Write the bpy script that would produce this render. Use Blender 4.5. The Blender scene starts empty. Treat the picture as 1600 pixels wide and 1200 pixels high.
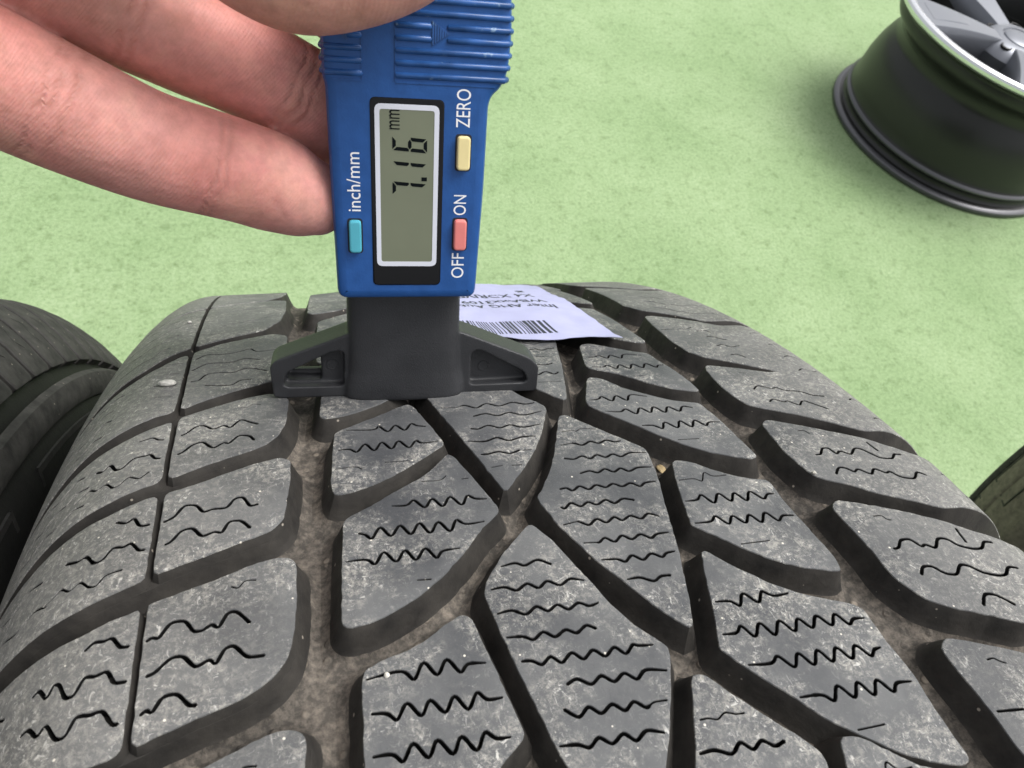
import bpy, bmesh, math, random
import numpy as np
from mathutils import Vector, Matrix, noise as mnoise
from mathutils.geometry import delaunay_2d_cdt
random.seed(7)
MM = 0.001
C = bpy.context.scene.collection
sc = bpy.context.scene

# ------------------------------------------------------------------ camera, sky, sun, exposure
cam_d = bpy.data.cameras.new('camera'); cam = bpy.data.objects.new('camera', cam_d); C.objects.link(cam)
sc.camera = cam
FPX = 1136.36
cam.matrix_world = Matrix(((0.957850,0.072763,-0.277902,-0.048343),(-0.210564,0.835899,-0.506889,0.080600),(0.195415,0.544039,0.815987,0.785794),(0.000000,0.000000,0.000000,1.000000)))
cam_d.sensor_width = 36.0; cam_d.lens = FPX / 1600 * 36.0
cam_d.clip_start = 0.005; cam_d.clip_end = 200
cam_d.dof.use_dof = True; cam_d.dof.focus_distance = 0.150; cam_d.dof.aperture_fstop = 55.0

SUN_EL, SUN_AZ = math.radians(60), math.radians(82)     # azimuth measured from +y towards +x
w = bpy.data.worlds.new('World'); sc.world = w; w.use_nodes = True
nt = w.node_tree; nt.nodes.clear()
wo = nt.nodes.new('ShaderNodeOutputWorld'); bg = nt.nodes.new('ShaderNodeBackground')
sky = nt.nodes.new('ShaderNodeTexSky'); sky.sky_type = 'NISHITA'; sky.sun_disc = False
sky.sun_elevation = SUN_EL; sky.sun_rotation = SUN_AZ; sky.air_density = 1.0; sky.dust_density = 6.0; sky.ozone_density = 1.0
hs = nt.nodes.new('ShaderNodeHueSaturation'); hs.inputs['Saturation'].default_value = 0.16   # thin overcast
nt.links.new(sky.outputs[0], hs.inputs['Color']); nt.links.new(hs.outputs[0], bg.inputs['Color'])
bg.inputs['Strength'].default_value = 0.15
nt.links.new(bg.outputs[0], wo.inputs['Surface'])
sd = bpy.data.lights.new('sun', 'SUN'); sd.energy = 1.5; sd.angle = math.radians(32); sd.color = (1, 0.97, 0.93)
sun = bpy.data.objects.new('sun', sd); C.objects.link(sun)
sdir = Vector((math.sin(SUN_AZ) * math.cos(SUN_EL), math.cos(SUN_AZ) * math.cos(SUN_EL), math.sin(SUN_EL)))
sun.rotation_euler = sdir.to_track_quat('Z', 'Y').to_euler(); sun.location = sdir * 3
sc.view_settings.view_transform = 'Standard'; sc.view_settings.look = 'None'
sc.view_settings.gamma = 1.0; sc.view_settings.exposure = 0.46
sc.view_settings.use_curve_mapping = False

# tread block outlines and sipe lines measured in tyre coordinates (u, s) in mm
BLK={'LE':[(-51.2,69.9),(-54.7,71.7),(-60.6,69.0),(-66.2,66.1),(-73.1,60.4),(-79.3,53.2),(-84.3,50.2),(-95,49.2),(-104,48.6),(-113,48.4),(-113,7.4),(-104,7.6),(-95,8.2),(-83.1,9.2),(-78.5,14.1),(-71.9,20.4),(-64.6,25.7),(-56.8,30.4),(-52.8,39.6),(-51.4,51.8)],'LD':[(-51.2,24.1),(-54.7,25.9),(-60.6,23.2),(-66.2,20.3),(-73.1,14.6),(-79.3,7.4),(-84.3,4.4),(-95,3.4),(-104,2.8),(-113,2.6),(-113,-20.8),(-104,-20.6),(-95,-20.0),(-83.8,-19.0),(-79.3,-17.7),(-73.5,-15.3),(-67.6,-11.1),(-61.3,-7.7),(-55.1,-5.0),(-52.9,-3.7),(-51.7,1.4),(-51.4,13.6)],'LC':[(-51.4,-13.9),(-55.0,-11.3),(-61.1,-13.1),(-67.3,-16.1),(-72.5,-18.8),(-75.3,-21.0),(-78.6,-22.6),(-82.9,-24.2),(-95,-25.2),(-104,-25.8),(-113,-26.0),(-113,-44.1),(-104,-43.9),(-95,-43.3),(-82.7,-42.3),(-77.7,-40.7),(-73.3,-39.1),(-68.7,-36.6),(-63.3,-34.2),(-57.6,-31.9),(-55.8,-30.7),(-53.8,-28.4),(-52.2,-23.9),(-51.7,-18.9)],'LB':[(-51.6,-37.1),(-53.3,-36.2),(-57.5,-37.2),(-63.1,-39.5),(-68.3,-41.8),(-72.7,-43.1),(-75.9,-44.2),(-80.7,-46.2),(-85.9,-46.9),(-95,-47.9),(-104,-48.5),(-113,-48.7),(-113,-66.8),(-104,-66.6),(-95,-66.0),(-82.5,-65.0),(-78.1,-63.9),(-72.8,-61.8),(-69.4,-60.2),(-64.7,-58.8),(-59.9,-56.8),(-57.4,-56.1),(-54.8,-54.9),(-53.2,-52.9),(-52.5,-48.2),(-51.8,-43.0)],'LA':[(-51.4,-62.8),(-53.7,-61.8),(-57.4,-62.5),(-62.1,-64.2),(-66.7,-65.7),(-72.2,-67.4),(-74.8,-68.6),(-77.3,-69.5),(-80.4,-70.6),(-84.8,-71.1),(-95,-72.1),(-104,-72.7),(-113,-72.9),(-113,-91.9),(-104,-91.7),(-95,-91.1),(-76.4,-90.1),(-72.9,-89.1),(-69.2,-87.8),(-65.4,-86.6),(-61.5,-85.7),(-57.4,-84.1),(-55.2,-82.6),(-53.4,-80.4),(-52.5,-77.5),(-51.9,-73.4),(-51.6,-65.9)],'R1':[(49.8,-67.9),(50.3,-71.8),(51.0,-78.2),(51.1,-84.1),(52.6,-87.5),(54.3,-89.8),(57.7,-91.9),(64.2,-94.7),(69.2,-97.1),(95,-98.1),(104,-98.7),(113,-98.9),(113,-83.1),(104,-82.9),(95,-82.3),(81.7,-81.3),(75.7,-78.4),(71.0,-74.8),(62.8,-70.5),(55.5,-67.4),(51.8,-66.1)],'R0':[(50.6,-41.2),(50.5,-43.1),(50.1,-50.0),(50.8,-55.0),(51.7,-58.2),(53.3,-59.8),(57.6,-62.0),(62.8,-65.6),(68.6,-68.4),(74.1,-71.4),(95,-72.4),(104,-73.0),(113,-73.2),(113,-57.3),(104,-57.1),(95,-56.5),(79.9,-55.5),(75.4,-52.6),(71.6,-49.3),(65.5,-46.0),(59.3,-42.7),(52.4,-39.4)],'R-1':[(50.5,-16.4),(49.9,-23.0),(50.6,-29.3),(51.9,-32.9),(55.7,-35.1),(62.2,-38.5),(68.1,-42.4),(73.9,-46.5),(95,-47.5),(104,-48.1),(113,-48.3),(113,-21.0),(104,-20.8),(95,-20.2),(66.2,-19.2),(58.9,-15.7),(51.6,-13.2)],'R-2':[(51.3,16.5),(50.5,3.3),(51.4,-4.1),(53.9,-8.1),(60.9,-12.6),(67.5,-17.2),(75.8,-25.2),(95,-26.2),(104,-26.8),(113,-27.0),(113,10.8),(104,11.0),(95,11.6),(71.3,12.6),(64.2,19.1),(56.2,24.2),(52.8,24.7)],'R-3':[(52.6,53.6),(52.0,38.0),(54.6,31.8),(62.3,25.4),(68.9,17.8),(95,16.8),(104,16.2),(113,16.0),(113,58.7),(104,58.9),(95,59.5),(71.3,60.5),(64.2,67.0),(56.2,72.1),(52.8,72.6)],'R2':[(50.2,-98.2),(49.8,-104.8),(49.8,-109.1),(50.1,-111.6),(50.9,-116.0),(95,-117.0),(104,-117.6),(113,-117.8),(113,-103.5),(104,-103.3),(95,-102.7),(64.6,-101.7),(59.2,-100.0),(55.3,-98.6),(51.3,-96.9)],'M1':[(-28.2,-21.8),(-33.8,-25.1),(-40.9,-28.7),(-42.3,-29.7),(-43.0,-34.7),(-44.2,-46.5),(-43.7,-48.4),(-40.8,-47.8),(-37.9,-47.1),(-33.2,-44.8),(-28.0,-41.4),(-22.1,-37.1),(-21.8,-35.8),(-25.4,-22.5),(-26.4,-21.0)],'M2':[(-25.5,-44.8),(-29.0,-47.4),(-33.9,-50.1),(-37.4,-52.5),(-41.5,-54.5),(-42.8,-55.6),(-44.2,-68.9),(-44.8,-75.9),(-44.1,-76.8),(-41.2,-76.6),(-37.5,-75.4),(-33.3,-73.4),(-28.3,-69.9),(-23.9,-65.7),(-20.0,-61.2),(-16.1,-57.9),(-15.8,-56.3),(-20.6,-41.6),(-21.5,-40.4)],'M3':[(-29.4,-79.2),(-32.2,-81.2),(-35.8,-82.6),(-40.6,-83.7),(-42.4,-84.7),(-42.8,-86.1),(-43.3,-91.5),(-43.8,-97.5),(-25.0,-101.4),(-22.9,-99.0),(-22.4,-98.1),(-23.5,-92.1),(-24.7,-85.1),(-25.8,-79.0),(-27.1,-78.2)],'C1':[(-21.3,-20.4),(-13.0,-52.8),(-11.1,-50.4),(-8.2,-47.1),(-4.4,-42.2),(-0.7,-36.1),(2.5,-29.1),(3.6,-26.3),(2.4,-22.8)],'C2':[(4.9,-32.1),(2.0,-39.3),(-1.4,-46.8),(-4.6,-52.0),(-7.3,-55.5),(-7.1,-56.9),(-5.6,-62.9),(-3.2,-68.2),(-1.2,-72.5),(1.4,-76.4),(3.9,-80.7),(6.6,-84.5),(9.0,-87.3),(10.9,-81.6),(12.0,-77.2),(13.3,-73.0),(14.5,-67.9),(16.1,-60.8),(18.2,-52.9),(19.1,-47.0),(19.3,-45.1),(17.4,-42.8),(13.6,-38.8),(9.7,-34.3),(7.2,-31.1),(5.7,-30.7)],'C3':[(-17.1,-67.5),(-21.7,-73.1),(-22.3,-74.9),(-21.7,-80.0),(-20.9,-85.8),(-19.9,-91.3),(-19.0,-96.3),(-18.2,-100.4),(-17.6,-103.1),(-4.3,-105.9),(-1.2,-100.2),(0.9,-95.8),(3.2,-90.5),(3.3,-89.6),(2.1,-88.1),(-0.7,-84.7),(-3.0,-80.3),(-4.5,-76.6),(-5.5,-73.8),(-8.4,-66.0),(-10.9,-61.7)],'C4':[(3.4,-98.7),(-0.2,-106.8),(18.4,-110.7),(18.4,-108.9),(15.4,-106.3),(13.4,-103.8),(10.9,-100.9),(8.4,-98.0),(6.8,-95.6),(5.1,-94.7)],'C0':[(4.8,-17.1),(9.9,-24.5),(13.6,-15.2),(17.4,-4.1),(20.5,8.1)],'N1':[(22.0,-54.5),(20.9,-59.0),(19.9,-63.5),(19.2,-66.8),(19.6,-67.4),(23.0,-70.6),(26.2,-73.7),(29.6,-76.5),(32.0,-78.0),(35.8,-79.8),(41.3,-81.4),(41.7,-81.2),(42.1,-78.2),(41.5,-74.0),(41.0,-69.5),(40.4,-64.8),(40.7,-58.6),(37.5,-57.7),(33.0,-55.7),(29.2,-52.7),(26.7,-50.5),(23.6,-49.8)],'N0':[(17.6,-16.8),(13.9,-25.4),(13.7,-27.3),(15.3,-29.8),(19.3,-34.3),(24.3,-40.2),(29.3,-45.3),(33.5,-48.2),(38.1,-50.4),(41.3,-51.5),(42.5,-51.0),(41.7,-44.2),(41.2,-38.1),(40.2,-32.6),(39.9,-30.6),(34.0,-28.7),(29.3,-25.3),(24.8,-21.7),(21.3,-16.3),(18.4,-15.2)],'N-1':[(23.2,2.6),(20.4,-8.4),(20.7,-10.3),(22.8,-11.4),(27.8,-14.9),(32.1,-19.5),(36.8,-23.1),(42.1,-25.1),(42.9,-24.9),(42.6,-20.4),(41.5,-14.0),(39.9,-8.2),(39.5,-4.1),(35.7,-2.3),(30.6,1.5),(26.3,4.4),(24.0,3.8)],'N-2':[(29.9,8.7),(36.9,5.2),(42.0,3.1),(43.0,3.4),(42.7,17.8),(42.1,32.9),(39.4,36.6)],'N2':[(16.2,-78.4),(14.5,-84.5),(12.5,-90.1),(12.1,-91.3),(14.4,-94.5),(17.0,-97.6),(20.4,-101.3),(23.6,-105.2),(27.4,-108.0),(31.1,-110.9),(35.2,-113.1),(39.7,-114.8),(41.7,-114.6),(41.2,-107.4),(41.5,-101.3),(40.7,-96.1),(40.5,-89.2),(37.2,-87.5),(31.5,-85.1),(26.4,-81.7),(21.8,-77.3),(18.1,-72.9)]}
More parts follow.
